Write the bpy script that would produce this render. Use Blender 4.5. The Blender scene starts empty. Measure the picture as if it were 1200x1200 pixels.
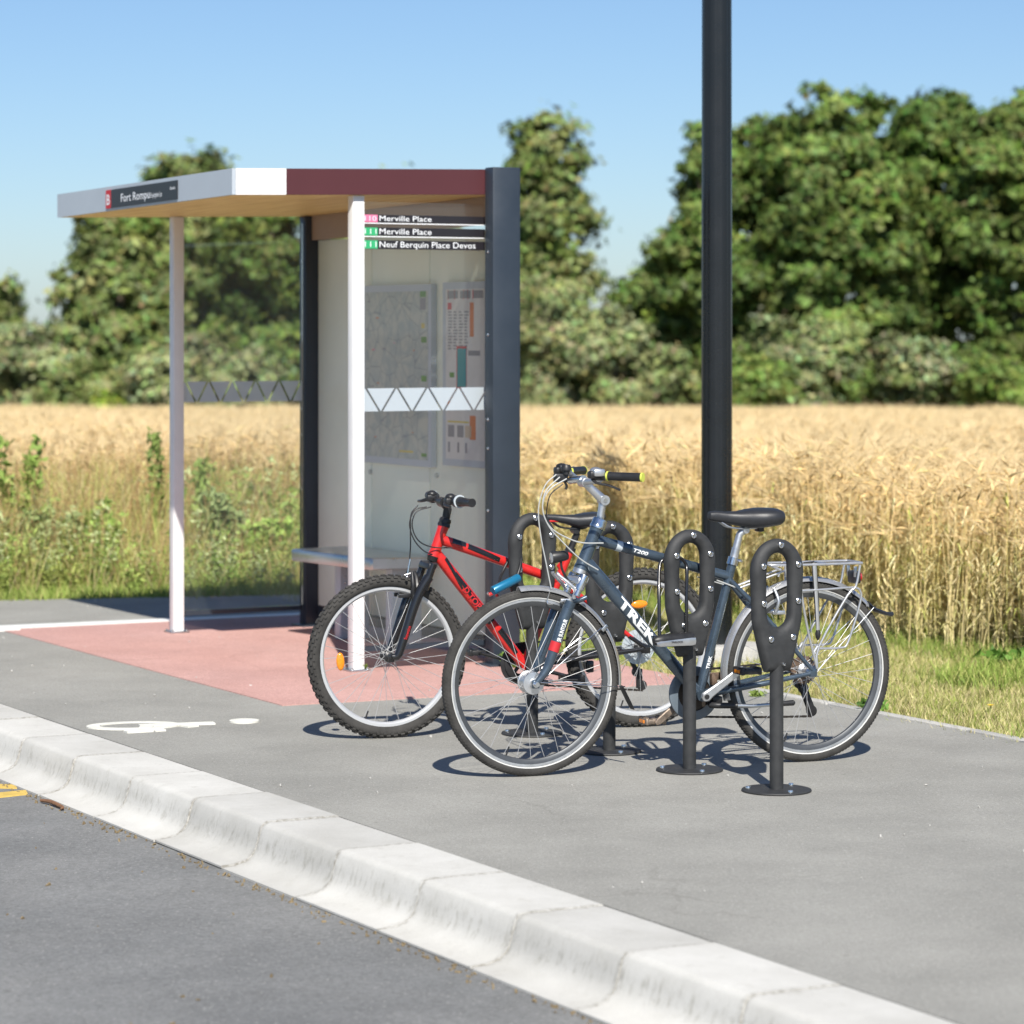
import bpy, bmesh, math, random
import numpy as np
from mathutils import Vector, Matrix, Quaternion
random.seed(7)
sc = bpy.context.scene
COL = sc.collection
R = math.radians

# ---------------------------------------------------------------- camera, sky, sun, exposure
F, HOR, HC = 3600.0, 385.0, 1.63          # focal length in photo pixels, horizon row, eye height
cam = bpy.data.cameras.new('camera'); camo = bpy.data.objects.new('camera', cam); COL.objects.link(camo)
camo.location = (0, 0, HC); camo.rotation_euler = (R(90), 0, 0)
cam.sensor_width = 36; cam.lens = F/1200*36; cam.shift_y = -(600-HOR)/1200
cam.clip_start = .1; cam.clip_end = 3000
cam.dof.use_dof = True; cam.dof.focus_distance = 11.35; cam.dof.aperture_fstop = 3.8
sc.camera = camo
SUN_TO = Vector((.12, -1.02, 1.0)).normalized()      # towards the sun
elev = math.asin(SUN_TO.z)
w = bpy.data.worlds.new('World'); sc.world = w; w.use_nodes = True
nt = w.node_tree; bg = nt.nodes['Background']
sky = nt.nodes.new('ShaderNodeTexSky'); sky.sky_type = 'NISHITA'; sky.sun_disc = False
sky.sun_elevation = elev; sky.sun_rotation = math.atan2(SUN_TO.x, SUN_TO.y)
sky.air_density = .8; sky.dust_density = .4; sky.ozone_density = 6.0
nt.links.new(sky.outputs[0], bg.inputs[0]); bg.inputs[1].default_value = .082
sun = bpy.data.lights.new('sun', 'SUN'); sun.energy = 4.9; sun.angle = R(.53); sun.color = (1, .955, .88)
suno = bpy.data.objects.new('sun', sun); COL.objects.link(suno)
suno.rotation_euler = (-SUN_TO).to_track_quat('-Z', 'Y').to_euler(); suno.location = (2, -8, 12)
sc.view_settings.view_transform = 'Standard'; sc.view_settings.look = 'None'
sc.view_settings.exposure = .45; sc.view_settings.gamma = 1
sc.cycles.use_denoising = True
sc.cycles.max_bounces = 8; sc.cycles.transparent_max_bounces = 16

# ---------------------------------------------------------------- pixels to places
def ray(px, py): return Vector(((px-600)/F, 1, -(py-HOR)/F))
def on_z(px, py, z=0):
    d = ray(px, py); t = (z-HC)/d.z; return Vector((0, 0, HC)) + d*t
def on_plane(px, py, p0, n):
    d = ray(px, py); o = Vector((0, 0, HC)); t = (Vector(p0)-o).dot(n)/d.dot(n); return o + d*t
def at_y(px, py, Y): d = ray(px, py); return Vector((0, 0, HC)) + d*Y
O0 = Vector((-.199, 9.54, 0))
def frame2(ratio):
    l = math.hypot(ratio, 1); return Vector((ratio/l, 1/l, 0)), Vector((1/l, -ratio/l, 0))
UK, VK = frame2(-.532)        # along the kerb / across it (away from the road)
US, VS = frame2(-.56)         # the shelter
def K(a, b, z=0): return O0 + UK*a + VK*b + Vector((0, 0, z))
def S(a, b, z=0): return O0 + US*a + VS*b + Vector((0, 0, z))
def toK(p): d = Vector((p[0], p[1], 0))-O0; return d.dot(UK), d.dot(VK)
def toS(p): d = Vector((p[0], p[1], 0))-O0; return d.dot(US), d.dot(VS)
def terrain(x, y):
    if y < 20: return 0.0
    return -.0215*(min(y, 92)-20)

# ---------------------------------------------------------------- materials
MATS = {}
def nodes_of(name):
    m = bpy.data.materials.new(name); m.use_nodes = True
    t = m.node_tree; return m, t, t.nodes['Principled BSDF'], t.nodes, t.links
def M(name, col, rough=.5, metal=0, nscale=0, namt=0, bump=0, bscale=None, coat=0, rvar=0, spec=None):
    """plain surface: base colour with procedural wear (noise in colour and roughness) and fine relief"""
    m, t, b, N, L = nodes_of(name)
    b.inputs['Base Color'].default_value = (*col, 1); b.inputs['Roughness'].default_value = rough
    b.inputs['Metallic'].default_value = metal
    if coat: b.inputs['Coat Weight'].default_value = coat; b.inputs['Coat Roughness'].default_value = .08
    if spec is not None: b.inputs['Specular IOR Level'].default_value = spec
    tc = N.new('ShaderNodeTexCoord')
    if namt:
        n = N.new('ShaderNodeTexNoise'); n.inputs['Scale'].default_value = nscale; n.inputs['Detail'].default_value = 6
        n.inputs['Roughness'].default_value = .65
        L.new(tc.outputs['Object'], n.inputs['Vector'])
        r = N.new('ShaderNodeMapRange'); r.inputs[1].default_value = .3; r.inputs[2].default_value = .7
        r.inputs[3].default_value = 1-namt; r.inputs[4].default_value = 1+namt
        L.new(n.outputs[0], r.inputs[0])
        mx = N.new('ShaderNodeMix'); mx.data_type = 'RGBA'; mx.blend_type = 'MULTIPLY'; mx.inputs[0].default_value = 1
        mx.inputs[6].default_value = (*col, 1)
        L.new(r.outputs[0], mx.inputs[7]); L.new(mx.outputs[2], b.inputs['Base Color'])
        if rvar:
            r2 = N.new('ShaderNodeMapRange'); r2.inputs[1].default_value = .3; r2.inputs[2].default_value = .7
            r2.inputs[3].default_value = max(.02, rough-rvar); r2.inputs[4].default_value = min(1, rough+rvar)
            L.new(n.outputs[0], r2.inputs[0]); L.new(r2.outputs[0], b.inputs['Roughness'])
    if bump:
        n2 = N.new('ShaderNodeTexNoise'); n2.inputs['Scale'].default_value = bscale or 200; n2.inputs['Detail'].default_value = 4
        L.new(tc.outputs['Object'], n2.inputs['Vector'])
        bp = N.new('ShaderNodeBump'); bp.inputs['Strength'].default_value = bump; bp.inputs['Distance'].default_value = .002
        L.new(n2.outputs[0], bp.inputs['Height']); L.new(bp.outputs[0], b.inputs['Normal'])
    MATS[name] = m; return m

def asphalt(name, c1, c2, speck, speck_amt, big=.6, bump=.5, stain=.12, speck_scale=160, spots=.4, cracks=.2, grain=.14):
    m, t, b, N, L = nodes_of(name)
    tc = N.new('ShaderNodeTexCoord')
    def noise(s, d=4, r=.6):
        n = N.new('ShaderNodeTexNoise'); n.inputs['Scale'].default_value = s; n.inputs['Detail'].default_value = d
        n.inputs['Roughness'].default_value = r; L.new(tc.outputs['Object'], n.inputs['Vector']); return n
    def ramp(src, a, bb, lo, hi):
        r = N.new('ShaderNodeMapRange'); r.inputs[1].default_value = a; r.inputs[2].default_value = bb
        r.inputs[3].default_value = lo; r.inputs[4].default_value = hi; L.new(src, r.inputs[0]); return r.outputs[0]
    def mix(kind, f, a, bcol):
        x = N.new('ShaderNodeMix'); x.data_type = 'RGBA'; x.blend_type = kind
        for i, v in ((0, f), (6, a), (7, bcol)):
            if hasattr(v, 'is_linked') or hasattr(v, 'links'): L.new(v, x.inputs[i])
            else: x.inputs[i].default_value = v if i == 0 else ((*v, 1) if len(v) == 3 else v)
        return x.outputs[2]
    base = mix('MIX', ramp(noise(big, 5).outputs[0], .35, .65, 0, 1), c1, c2)
    fine = mix('MULTIPLY', 1.0, base, (1, 1, 1))
    g = noise(170, 4, .85)
    v1 = N.new('ShaderNodeMix'); v1.data_type = 'RGBA'; v1.blend_type = 'MULTIPLY'; v1.inputs[0].default_value = 1
    L.new(base, v1.inputs[6]); L.new(ramp(g.outputs[0], .32, .68, .72, 1.28), v1.inputs[7])
    g2 = noise(62, 5, .8); v1b = N.new('ShaderNodeMix'); v1b.data_type = 'RGBA'; v1b.blend_type = 'MULTIPLY'; v1b.inputs[0].default_value = 1
    L.new(v1.outputs[2], v1b.inputs[6]); L.new(ramp(g2.outputs[0], .34, .66, 1-grain, 1+grain), v1b.inputs[7]); v1 = v1b
    st = noise(1.7, 8, .7)
    v2 = N.new('ShaderNodeMix'); v2.data_type = 'RGBA'; v2.blend_type = 'MULTIPLY'; v2.inputs[0].default_value = 1
    L.new(v1.outputs[2], v2.inputs[6]); L.new(ramp(st.outputs[0], .35, .7, 1+stain*.4, 1-stain), v2.inputs[7])
    vo = N.new('ShaderNodeTexVoronoi'); vo.inputs['Scale'].default_value = speck_scale; L.new(tc.outputs['Object'], vo.inputs['Vector'])
    sm = ramp(vo.outputs['Distance'], .16, .3, speck_amt, 0)
    wn = N.new('ShaderNodeSeparateColor'); L.new(vo.outputs['Color'], wn.inputs[0])
    gate = ramp(wn.outputs[0], .78, .86, 0, 1)
    mu = N.new('ShaderNodeMath'); mu.operation = 'MULTIPLY'; L.new(sm, mu.inputs[0]); L.new(gate, mu.inputs[1])
    v3 = N.new('ShaderNodeMix'); v3.data_type = 'RGBA'; L.new(mu.outputs[0], v3.inputs[0]); L.new(v2.outputs[2], v3.inputs[6])
    v3.inputs[7].default_value = (*speck, 1)
    # a few dark spots, and fine cracks where a second noise lets them through
    v4 = N.new('ShaderNodeTexVoronoi'); v4.inputs['Scale'].default_value = 9; L.new(tc.outputs['Object'], v4.inputs['Vector'])
    s4 = N.new('ShaderNodeSeparateColor'); L.new(v4.outputs['Color'], s4.inputs[0])
    m4 = N.new('ShaderNodeMath'); m4.operation = 'MULTIPLY'; L.new(ramp(v4.outputs['Distance'], .05, .11, spots, 0), m4.inputs[0]); L.new(ramp(s4.outputs[0], .8, .82, 0, 1), m4.inputs[1])
    x4 = N.new('ShaderNodeMix'); x4.data_type = 'RGBA'; L.new(m4.outputs[0], x4.inputs[0]); L.new(v3.outputs[2], x4.inputs[6]); x4.inputs[7].default_value = (c1[0]*.45, c1[1]*.43, c1[2]*.4, 1)
    wv = N.new('ShaderNodeTexNoise'); wv.inputs['Scale'].default_value = 2.5; wv.inputs['Detail'].default_value = 6; L.new(tc.outputs['Object'], wv.inputs['Vector'])
    vm = N.new('ShaderNodeVectorMath'); vm.operation = 'MULTIPLY_ADD'; L.new(wv.outputs['Color'], vm.inputs[0]); vm.inputs[1].default_value = (.5, .5, .5); L.new(tc.outputs['Object'], vm.inputs[2])
    v5 = N.new('ShaderNodeTexVoronoi'); v5.feature = 'DISTANCE_TO_EDGE'; v5.inputs['Scale'].default_value = .55; L.new(vm.outputs[0], v5.inputs['Vector'])
    m5 = N.new('ShaderNodeMath'); m5.operation = 'MULTIPLY'; L.new(ramp(v5.outputs['Distance'], .0015, .005, cracks, 0), m5.inputs[0]); L.new(ramp(noise(.9, 3).outputs[0], .52, .6, 0, 1), m5.inputs[1])
    x5 = N.new('ShaderNodeMix'); x5.data_type = 'RGBA'; L.new(m5.outputs[0], x5.inputs[0]); L.new(x4.outputs[2], x5.inputs[6]); x5.inputs[7].default_value = (c1[0]*.4, c1[1]*.38, c1[2]*.35, 1)
    L.new(x5.outputs[2], b.inputs['Base Color']); b.inputs['Roughness'].default_value = .85
    b.inputs['Specular IOR Level'].default_value = .3
    bp = N.new('ShaderNodeBump'); bp.inputs['Strength'].default_value = bump; bp.inputs['Distance'].default_value = .003
    L.new(g.outputs[0], bp.inputs['Height']); L.new(bp.outputs[0], b.inputs['Normal'])
    MATS[name] = m; return m

asphalt('pavement', (.285, .28, .255), (.32, .313, .285), (.50, .49, .46), .6, big=.7, bump=.5, stain=.17, speck_scale=75, grain=.16)
asphalt('path_grey', (.29, .295, .29), (.32, .325, .32), (.45, .45, .43), .3, big=.7, bump=.3)
asphalt('pink', (.49, .285, .25), (.55, .335, .30), (.66, .45, .40), .5, big=1.2, bump=.35, stain=.13, speck_scale=120)
asphalt('road', (.195, .198, .195), (.235, .235, .228), (.42, .41, .38), .75, big=1.0, bump=1.0, stain=.18, speck_scale=60, grain=.24)
asphalt('concrete', (.56, .55, .51), (.63, .62, .58), (.42, .40, .35), .3, big=2.2, bump=.35, stain=.2, speck_scale=140)
asphalt('edging', (.44, .43, .40), (.5, .49, .46), (.35, .33, .3), .3, big=2.2, bump=.4, stain=.2)
asphalt('soil', (.20, .15, .085), (.27, .21, .12), (.34, .28, .17), .5, big=1.5, bump=1, stain=.3)
M('joint_dirt', (.10, .085, .06), .95, nscale=40, namt=.4)
M('white_paint', (.78, .78, .75), .6, nscale=30, namt=.08, bump=.2)
M('worn_white', (.70, .69, .62), .75, nscale=14, namt=.14, bump=.3)
M('yellow_paint', (.62, .43, .10), .75, nscale=25, namt=.2, bump=.3)
M('white_metal', (.80, .80, .79), .38, nscale=5, namt=.06, rvar=.08)
M('grey_metal', (.44, .49, .54), .4, nscale=3, namt=.04)
M('shaded_anthracite', (.026, .036, .050), .42, nscale=4, namt=.1, rvar=.08)  # darker than the real paint: shade on the near column is put into the colour
M('pole_paint', (.010, .012, .014), .28, nscale=6, namt=.12, rvar=.06)
M('cream', (.80, .87, .74), .5, nscale=2, namt=.05)
M('beam', (.36, .27, .20), .6, nscale=3, namt=.06)
M('shaded_maroon', (.080, .022, .026), .45, nscale=3, namt=.05)  # end fascia deepened overall; the uncast shadow on it is painted into the colour
M('sign_black', (.020, .018, .022), .35)
M('sign_dark', (.022, .024, .028), .4)
M('sign_white', (.82, .84, .86), .5)
M('sign_pink', (.72, .18, .32), .5)
M('sign_green', (.03, .38, .15), .5)
M('sign_red', (.55, .02, .03), .5)
M('steel', (.52, .54, .55), .33, 1, nscale=8, namt=.08, rvar=.08)
M('bright_steel', (.72, .73, .74), .22, 1, nscale=20, namt=.06, rvar=.06)
M('alu', (.62, .63, .64), .34, .85, nscale=30, namt=.08, rvar=.08)
M('silver_fender', (.60, .60, .60), .30, .75, nscale=15, namt=.05, rvar=.06)
M('spoke_steel', (.46, .46, .46), .5, .45)
M('rim_silver', (.66, .67, .68), .35, .5)
M('rim_dark', (.10, .105, .11), .4, .6, nscale=30, namt=.1)
M('guard', (.13, .16, .19), .3, nscale=20, namt=.1)
M('cast_rubber', (.029, .030, .031), .62, nscale=22, namt=.3, bump=.45, bscale=420, rvar=.1)
M('tyre', (.040, .038, .035), .85, nscale=18, namt=.45, bump=.5, bscale=300)
M('tyre_side', (.05, .047, .043), .8, nscale=40, namt=.3)
M('grey_reflect', (.55, .55, .53), .4)
M('black_plastic', (.018, .018, .019), .42, nscale=30, namt=.2, rvar=.1)
M('saddle', (.024, .025, .028), .42, nscale=60, namt=.15, bump=.25, bscale=500)
M('blue_frame', (.065, .092, .122), .30, .45, nscale=25, namt=.16, coat=.45, rvar=.1)
M('red_frame', (.55, .022, .018), .30, 0, nscale=25, namt=.12, coat=.5, rvar=.1)
M('black_gloss', (.012, .012, .013), .25, coat=.5)
M('decal_white', (.78, .80, .80), .4)
M('decal_grey', (.50, .55, .58), .4)
M('decal_red', (.50, .025, .03), .4)
M('cable_grey', (.40, .41, .40), .45)
M('cable_black', (.015, .015, .016), .45)
M('orange_reflector', (.85, .26, .01), .2, coat=1, nscale=120, namt=.25)
M('red_lens', (.45, .01, .012), .15, coat=1)
M('lamp_glass', (.55, .57, .58), .1, .3, coat=1)
M('blue_lock', (.012, .16, .30), .35, .2, coat=.4)
M('rust', (.16, .11, .078), .65, .4, nscale=60, namt=.5, bump=.6)
M('grimy_steel', (.30, .24, .19), .5, .7, nscale=50, namt=.5)
M('chain', (.05, .042, .036), .5, .6, nscale=200, namt=.4)
M('yellow_green', (.62, .68, .10), .5)
M('bark', (.16, .125, .095), .9, nscale=4, namt=.35, bump=1, bscale=20)
M('twig', (.20, .10, .05), .85, nscale=60, namt=.3)
M('petal', (.80, .55, .02), .6)

def wood():
    m, t, b, N, L = nodes_of('wood')
    tc = N.new('ShaderNodeTexCoord'); mp = N.new('ShaderNodeMapping'); L.new(tc.outputs['UV'], mp.inputs[0])
    mp.inputs['Scale'].default_value = (1, 14, 1)
    n = N.new('ShaderNodeTexNoise'); n.inputs['Scale'].default_value = 2.2; n.inputs['Detail'].default_value = 8; n.inputs['Distortion'].default_value = .6
    L.new(mp.outputs[0], n.inputs['Vector'])
    cr = N.new('ShaderNodeValToRGB'); cr.color_ramp.elements[0].position = .3; cr.color_ramp.elements[1].position = .72
    cr.color_ramp.elements[0].color = (.64, .38, .11, 1); cr.color_ramp.elements[1].color = (.95, .70, .30, 1)
    L.new(n.outputs[0], cr.inputs[0]); L.new(cr.outputs[0], b.inputs['Base Color']); b.inputs['Roughness'].default_value = .5
    MATS['wood'] = m
wood()

def glass(name, tint, refl):
    m = bpy.data.materials.new(name); m.use_nodes = True; t = m.node_tree; N = t.nodes; L = t.links; N.clear()
    o = N.new('ShaderNodeOutputMaterial'); tr = N.new('ShaderNodeBsdfTransparent'); gl = N.new('ShaderNodeBsdfGlossy')
    df = N.new('ShaderNodeBsdfDiffuse'); df.inputs[0].default_value = (.6, .66, .66, 1)
    tr.inputs[0].default_value = (*tint, 1); gl.inputs['Roughness'].default_value = .02
    fr = N.new('ShaderNodeFresnel'); fr.inputs[0].default_value = 1.5
    mul = N.new('ShaderNodeMath'); mul.operation = 'MULTIPLY'; mul.inputs[1].default_value = refl; L.new(fr.outputs[0], mul.inputs[0])
    mx = N.new('ShaderNodeMixShader'); L.new(mul.outputs[0], mx.inputs[0]); L.new(tr.outputs[0], mx.inputs[1]); L.new(gl.outputs[0], mx.inputs[2])
    tc = N.new('ShaderNodeTexCoord'); nz = N.new('ShaderNodeTexNoise'); nz.inputs['Scale'].default_value = 1.3; nz.inputs['Detail'].default_value = 7
    L.new(tc.outputs['Object'], nz.inputs['Vector'])
    rg = N.new('ShaderNodeMapRange'); rg.inputs[1].default_value = .4; rg.inputs[2].default_value = .8; rg.inputs[3].default_value = .012; rg.inputs[4].default_value = .045
    L.new(nz.outputs[0], rg.inputs[0])
    mx2 = N.new('ShaderNodeMixShader'); L.new(rg.outputs[0], mx2.inputs[0]); L.new(mx.outputs[0], mx2.inputs[1]); L.new(df.outputs[0], mx2.inputs[2])
    L.new(mx2.outputs[0], o.inputs[0]); MATS[name] = m
glass('pane', (.99, .995, .993), .9)
def frosted():
    m = bpy.data.materials.new('frosted'); m.use_nodes = True; t = m.node_tree; N = t.nodes; L = t.links; N.clear()
    o = N.new('ShaderNodeOutputMaterial'); tr = N.new('ShaderNodeBsdfTransparent'); df = N.new('ShaderNodeBsdfDiffuse')
    df.inputs[0].default_value = (.60, .67, .71, 1); mx = N.new('ShaderNodeMixShader'); mx.inputs[0].default_value = .8; tl = N.new('ShaderNodeBsdfTranslucent'); tl.inputs[0].default_value = (.82, .89, .92, 1); ad = N.new('ShaderNodeMixShader'); ad.inputs[0].default_value = .15
    L.new(df.outputs[0], ad.inputs[1]); L.new(tl.outputs[0], ad.inputs[2]); gs = N.new('ShaderNodeBsdfGlossy'); gs.inputs['Roughness'].default_value = .45; gs.inputs[0].default_value = (.9, .95, 1, 1); ag = N.new('ShaderNodeMixShader'); ag.inputs[0].default_value = .25
    L.new(ad.outputs[0], ag.inputs[1]); L.new(gs.outputs[0], ag.inputs[2]); L.new(tr.outputs[0], mx.inputs[1]); L.new(ag.outputs[0], mx.inputs[2]); L.new(mx.outputs[0], o.inputs[0]); MATS['frosted'] = m
frosted()

def foliage(name, hue_var=.12, trans=.35, rough=.6):
    """leaf material: colour from the 'Col' attribute, varied per instance, part of the light passes through"""
    m = bpy.data.materials.new(name); m.use_nodes = True; t = m.node_tree; N = t.nodes; L = t.links; N.clear()
    o = N.new('ShaderNodeOutputMaterial'); at = N.new('ShaderNodeAttribute'); at.attribute_name = 'Col'
    oi = N.new('ShaderNodeObjectInfo'); rg = N.new('ShaderNodeMapRange'); rg.inputs[3].default_value = 1-hue_var; rg.inputs[4].default_value = 1+hue_var
    L.new(oi.outputs['Random'], rg.inputs[0])
    mx = N.new('ShaderNodeMix'); mx.data_type = 'RGBA'; mx.blend_type = 'MULTIPLY'; mx.inputs[0].default_value = 1
    L.new(at.outputs['Color'], mx.inputs[6]); L.new(rg.outputs[0], mx.inputs[7])
    d = N.new('ShaderNodeBsdfPrincipled'); d.inputs['Roughness'].default_value = rough; d.inputs['Specular IOR Level'].default_value = .25
    tl = N.new('ShaderNodeBsdfTranslucent'); L.new(mx.outputs[2], d.inputs['Base Color']); L.new(mx.outputs[2], tl.inputs[0])
    ms = N.new('ShaderNodeMixShader'); ms.inputs[0].default_value = trans
    L.new(d.outputs[0], ms.inputs[1]); L.new(tl.outputs[0], ms.inputs[2]); L.new(ms.outputs[0], o.inputs[0]); MATS[name] = m
foliage('leaves', 0, .14); foliage('barley', .14, .12, .55); foliage('grass', .2, .15); foliage('weeds', .2, .18)

# ---------------------------------------------------------------- mesh building
class MB:
    def __init__(s): s.v = []; s.f = []; s.sm = []
    def add(s, vs, fs, smooth=True):
        o = len(s.v); s.v += [tuple(x) for x in vs]; s.f += [tuple(i+o for i in f) for f in fs]; s.sm += [smooth]*len(fs); return s
    def box(s, c, half, ax=None):
        c = Vector(c); ax = ax or (Vector((1, 0, 0)), Vector((0, 1, 0)), Vector((0, 0, 1)))
        vs = [c+ax[0]*half[0]*i+ax[1]*half[1]*j+ax[2]*half[2]*k for i in (-1, 1) for j in (-1, 1) for k in (-1, 1)]
        return s.add(vs, [(0, 1, 3, 2), (4, 6, 7, 5), (0, 4, 5, 1), (2, 3, 7, 6), (0, 2, 6, 4), (1, 5, 7, 3)], False)
    def bbox(s, c, half, ax=None, bev=.004):
        """box with chamfered edges"""
        c = Vector(c); ax = ax or (Vector((1, 0, 0)), Vector((0, 1, 0)), Vector((0, 0, 1)))
        bev = min(bev, min(half)*.6)
        bm = bmesh.new(); bmesh.ops.create_cube(bm, size=2)
        for v in bm.verts: v.co = Vector((v.co.x*half[0], v.co.y*half[1], v.co.z*half[2]))
        bmesh.ops.bevel(bm, geom=bm.edges[:], offset=bev, segments=2, affect='EDGES', profile=.5)
        bm.verts.index_update()
        vs = [c+ax[0]*v.co.x+ax[1]*v.co.y+ax[2]*v.co.z for v in bm.verts]; fs = [[v.index for v in f.verts] for f in bm.faces]
        bm.free(); return s.add(vs, fs, False)
    def tube(s, pts, r, n=10, cap=True, spline=0, flat=None):
        pts = [Vector(p) for p in pts]
        rs = list(r) if hasattr(r, '__len__') else [r]*len(pts)
        if spline and len(pts) > 2:
            P = [pts[0]*2-pts[1]]+pts+[pts[-1]*2-pts[-2]]; q = []; qr = []
            for i in range(1, len(P)-2):
                for k in range(spline):
                    t = k/spline; a, b, c, d = P[i-1:i+3]
                    q.append(.5*((2*b)+(c-a)*t+(2*a-5*b+4*c-d)*t*t+(3*b-a-3*c+d)*t**3)); qr.append(rs[i-1]*(1-t)+rs[i]*t)
            q.append(pts[-1]); qr.append(rs[-1]); pts, rs = q, qr
        t0 = (pts[1]-pts[0]).normalized()
        up = Vector((0, 0, 1)) if abs(t0.z) < .9 else Vector((0, 1, 0))
        nrm = t0.cross(up).normalized(); vs = []; fs = []
        for i, p in enumerate(pts):
            t = ((pts[min(i+1, len(pts)-1)]-pts[max(i-1, 0)])).normalized()
            nrm = (nrm-t*nrm.dot(t)).normalized(); bn = t.cross(nrm)
            for k in range(n):
                a = 2*math.pi*k/n
                vs.append(p+(nrm*math.cos(a)+bn*math.sin(a)*(flat or 1))*rs[i])
        for i in range(len(pts)-1):
            for k in range(n):
                fs.append((i*n+k, i*n+(k+1) % n, (i+1)*n+(k+1) % n, (i+1)*n+k))
        if cap: fs += [tuple(range(n-1, -1, -1)), tuple(range((len(pts)-1)*n, len(pts)*n))]
        return s.add(vs, fs)
    def lathe(s, prof, c, axis, n=48, closed=True, ref=None):
        """prof: (radius, along axis)"""
        c = Vector(c); axis = Vector(axis).normalized()
        e1 = Vector(ref).normalized() if ref else axis.orthogonal().normalized(); e2 = axis.cross(e1); m = len(prof); vs = []; fs = []
        for k in range(n):
            a = 2*math.pi*k/n; d = e1*math.cos(a)+e2*math.sin(a)
            vs += [c+d*p[0]+axis*p[1] for p in prof]
        for k in range(n):
            k2 = (k+1) % n
            for j in range(m if closed else m-1):
                j2 = (j+1) % m; fs.append((k*m+j, k*m+j2, k2*m+j2, k2*m+j))
        return s.add(vs, fs)
    def cyl(s, c0, c1, r, n=16): return s.tube([c0, c1], r, n)
    def ball(s, c, rad, ax=None, n=12, m=8):
        c = Vector(c); rad = rad if hasattr(rad, '__len__') else (rad,)*3
        ax = ax or (Vector((1, 0, 0)), Vector((0, 1, 0)), Vector((0, 0, 1))); vs = []; fs = []
        for i in range(m+1):
            th = math.pi*i/m
            for k in range(n):
                a = 2*math.pi*k/n
                vs.append(c+ax[0]*rad[0]*math.sin(th)*math.cos(a)+ax[1]*rad[1]*math.sin(th)*math.sin(a)+ax[2]*rad[2]*math.cos(th))
        for i in range(m):
            for k in range(n): fs.append((i*n+k, (i+1)*n+k, (i+1)*n+(k+1) % n, i*n+(k+1) % n))
        return s.add(vs, fs)
    def grid(s, rows, smooth=True, close_u=False):
        nr = len(rows); nc = len(rows[0]); vs = [p for r_ in rows for p in r_]; fs = []
        for i in range(nr-1):
            for j in range(nc if close_u else nc-1):
                j2 = (j+1) % nc; fs.append((i*nc+j, i*nc+j2, (i+1)*nc+j2, (i+1)*nc+j))
        return s.add(vs, fs, smooth)
    def prism(s, poly, z0, z1):
        n = len(poly); vs = [(p[0], p[1], z0) for p in poly]+[(p[0], p[1], z1) for p in poly]
        fs = [tuple(range(n-1, -1, -1)), tuple(range(n, 2*n))]+[(i, (i+1) % n, n+(i+1) % n, n+i) for i in range(n)]
        return s.add(vs, fs, False)
    def mesh(s, name):
        me = bpy.data.meshes.new(name); me.from_pydata([tuple(v) for v in s.v], [], s.f)
        me.polygons.foreach_set('use_smooth', s.sm); me.update()
        bm = bmesh.new(); bm.from_mesh(me); bmesh.ops.recalc_face_normals(bm, faces=bm.faces[:]); bm.to_mesh(me); bm.free()
        me.set_sharp_from_angle(angle=R(38)); return me
    def build(s, name, mat, parent=None, autosmooth=True, kind=None):
        me = s.mesh(name); me.materials.append(MATS[mat])
        o = bpy.data.objects.new(name, me); COL.objects.link(o)
        if parent: o.parent = parent
        if kind: o['kind'] = kind
        return o
def tag(o, label=None, cat=None, group=None, kind=None):
    for k, v in (('label', label), ('category', cat), ('group', group), ('kind', kind)):
        if v: o[k] = v
    return o
def thing(name, label, cat, loc=(0, 0, 0), rz=0, group=None):
    o = bpy.data.objects.new(name, None); COL.objects.link(o); o.empty_display_size = .1
    o.location = loc; o.rotation_euler = (0, 0, rz); return tag(o, label, cat, group)
def local_of(o):
    m = Matrix.Translation(o.location) @ Matrix.Rotation(o.rotation_euler.z, 4, 'Z'); return m.inverted()
def copy_tree(o, parent=None):
    c = o.copy(); COL.objects.link(c); c.parent = parent
    for ch in list(o.children): copy_tree(ch, c)
    return c

FONT_CACHE = {}
def text_pts(txt, size, bold=0.0, shear=0.0, spacing=1.0, sub=0):
    """the lettering as flat triangles (x along the line, y up), baseline at 0"""
    cu = bpy.data.curves.new('lettering', 'FONT'); cu.body = txt; cu.size = size; cu.offset = bold; cu.shear = shear
    cu.space_character = spacing; cu.resolution_u = 3; cu.fill_mode = 'FRONT'
    ob = bpy.data.objects.new('lettering_tmp', cu); COL.objects.link(ob)
    dg = bpy.context.evaluated_depsgraph_get(); dg.update()
    me = bpy.data.meshes.new_from_object(ob.evaluated_get(dg))
    bpy.data.objects.remove(ob); bpy.data.curves.remove(cu)
    bm = bmesh.new(); bm.from_mesh(me); bmesh.ops.triangulate(bm, faces=bm.faces[:])
    for _ in range(sub):
        lim = size*.12
        es = [e for e in bm.edges if e.calc_length() > lim]
        if not es: break
        bmesh.ops.subdivide_edges(bm, edges=es, cuts=1); bmesh.ops.triangulate(bm, faces=bm.faces[:])
    bm.verts.index_update()
    vs = [(v.co.x, v.co.y) for v in bm.verts]; fs = [[v.index for v in f.verts] for f in bm.faces]; bm.free(); bpy.data.meshes.remove(me)
    return vs, fs
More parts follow.
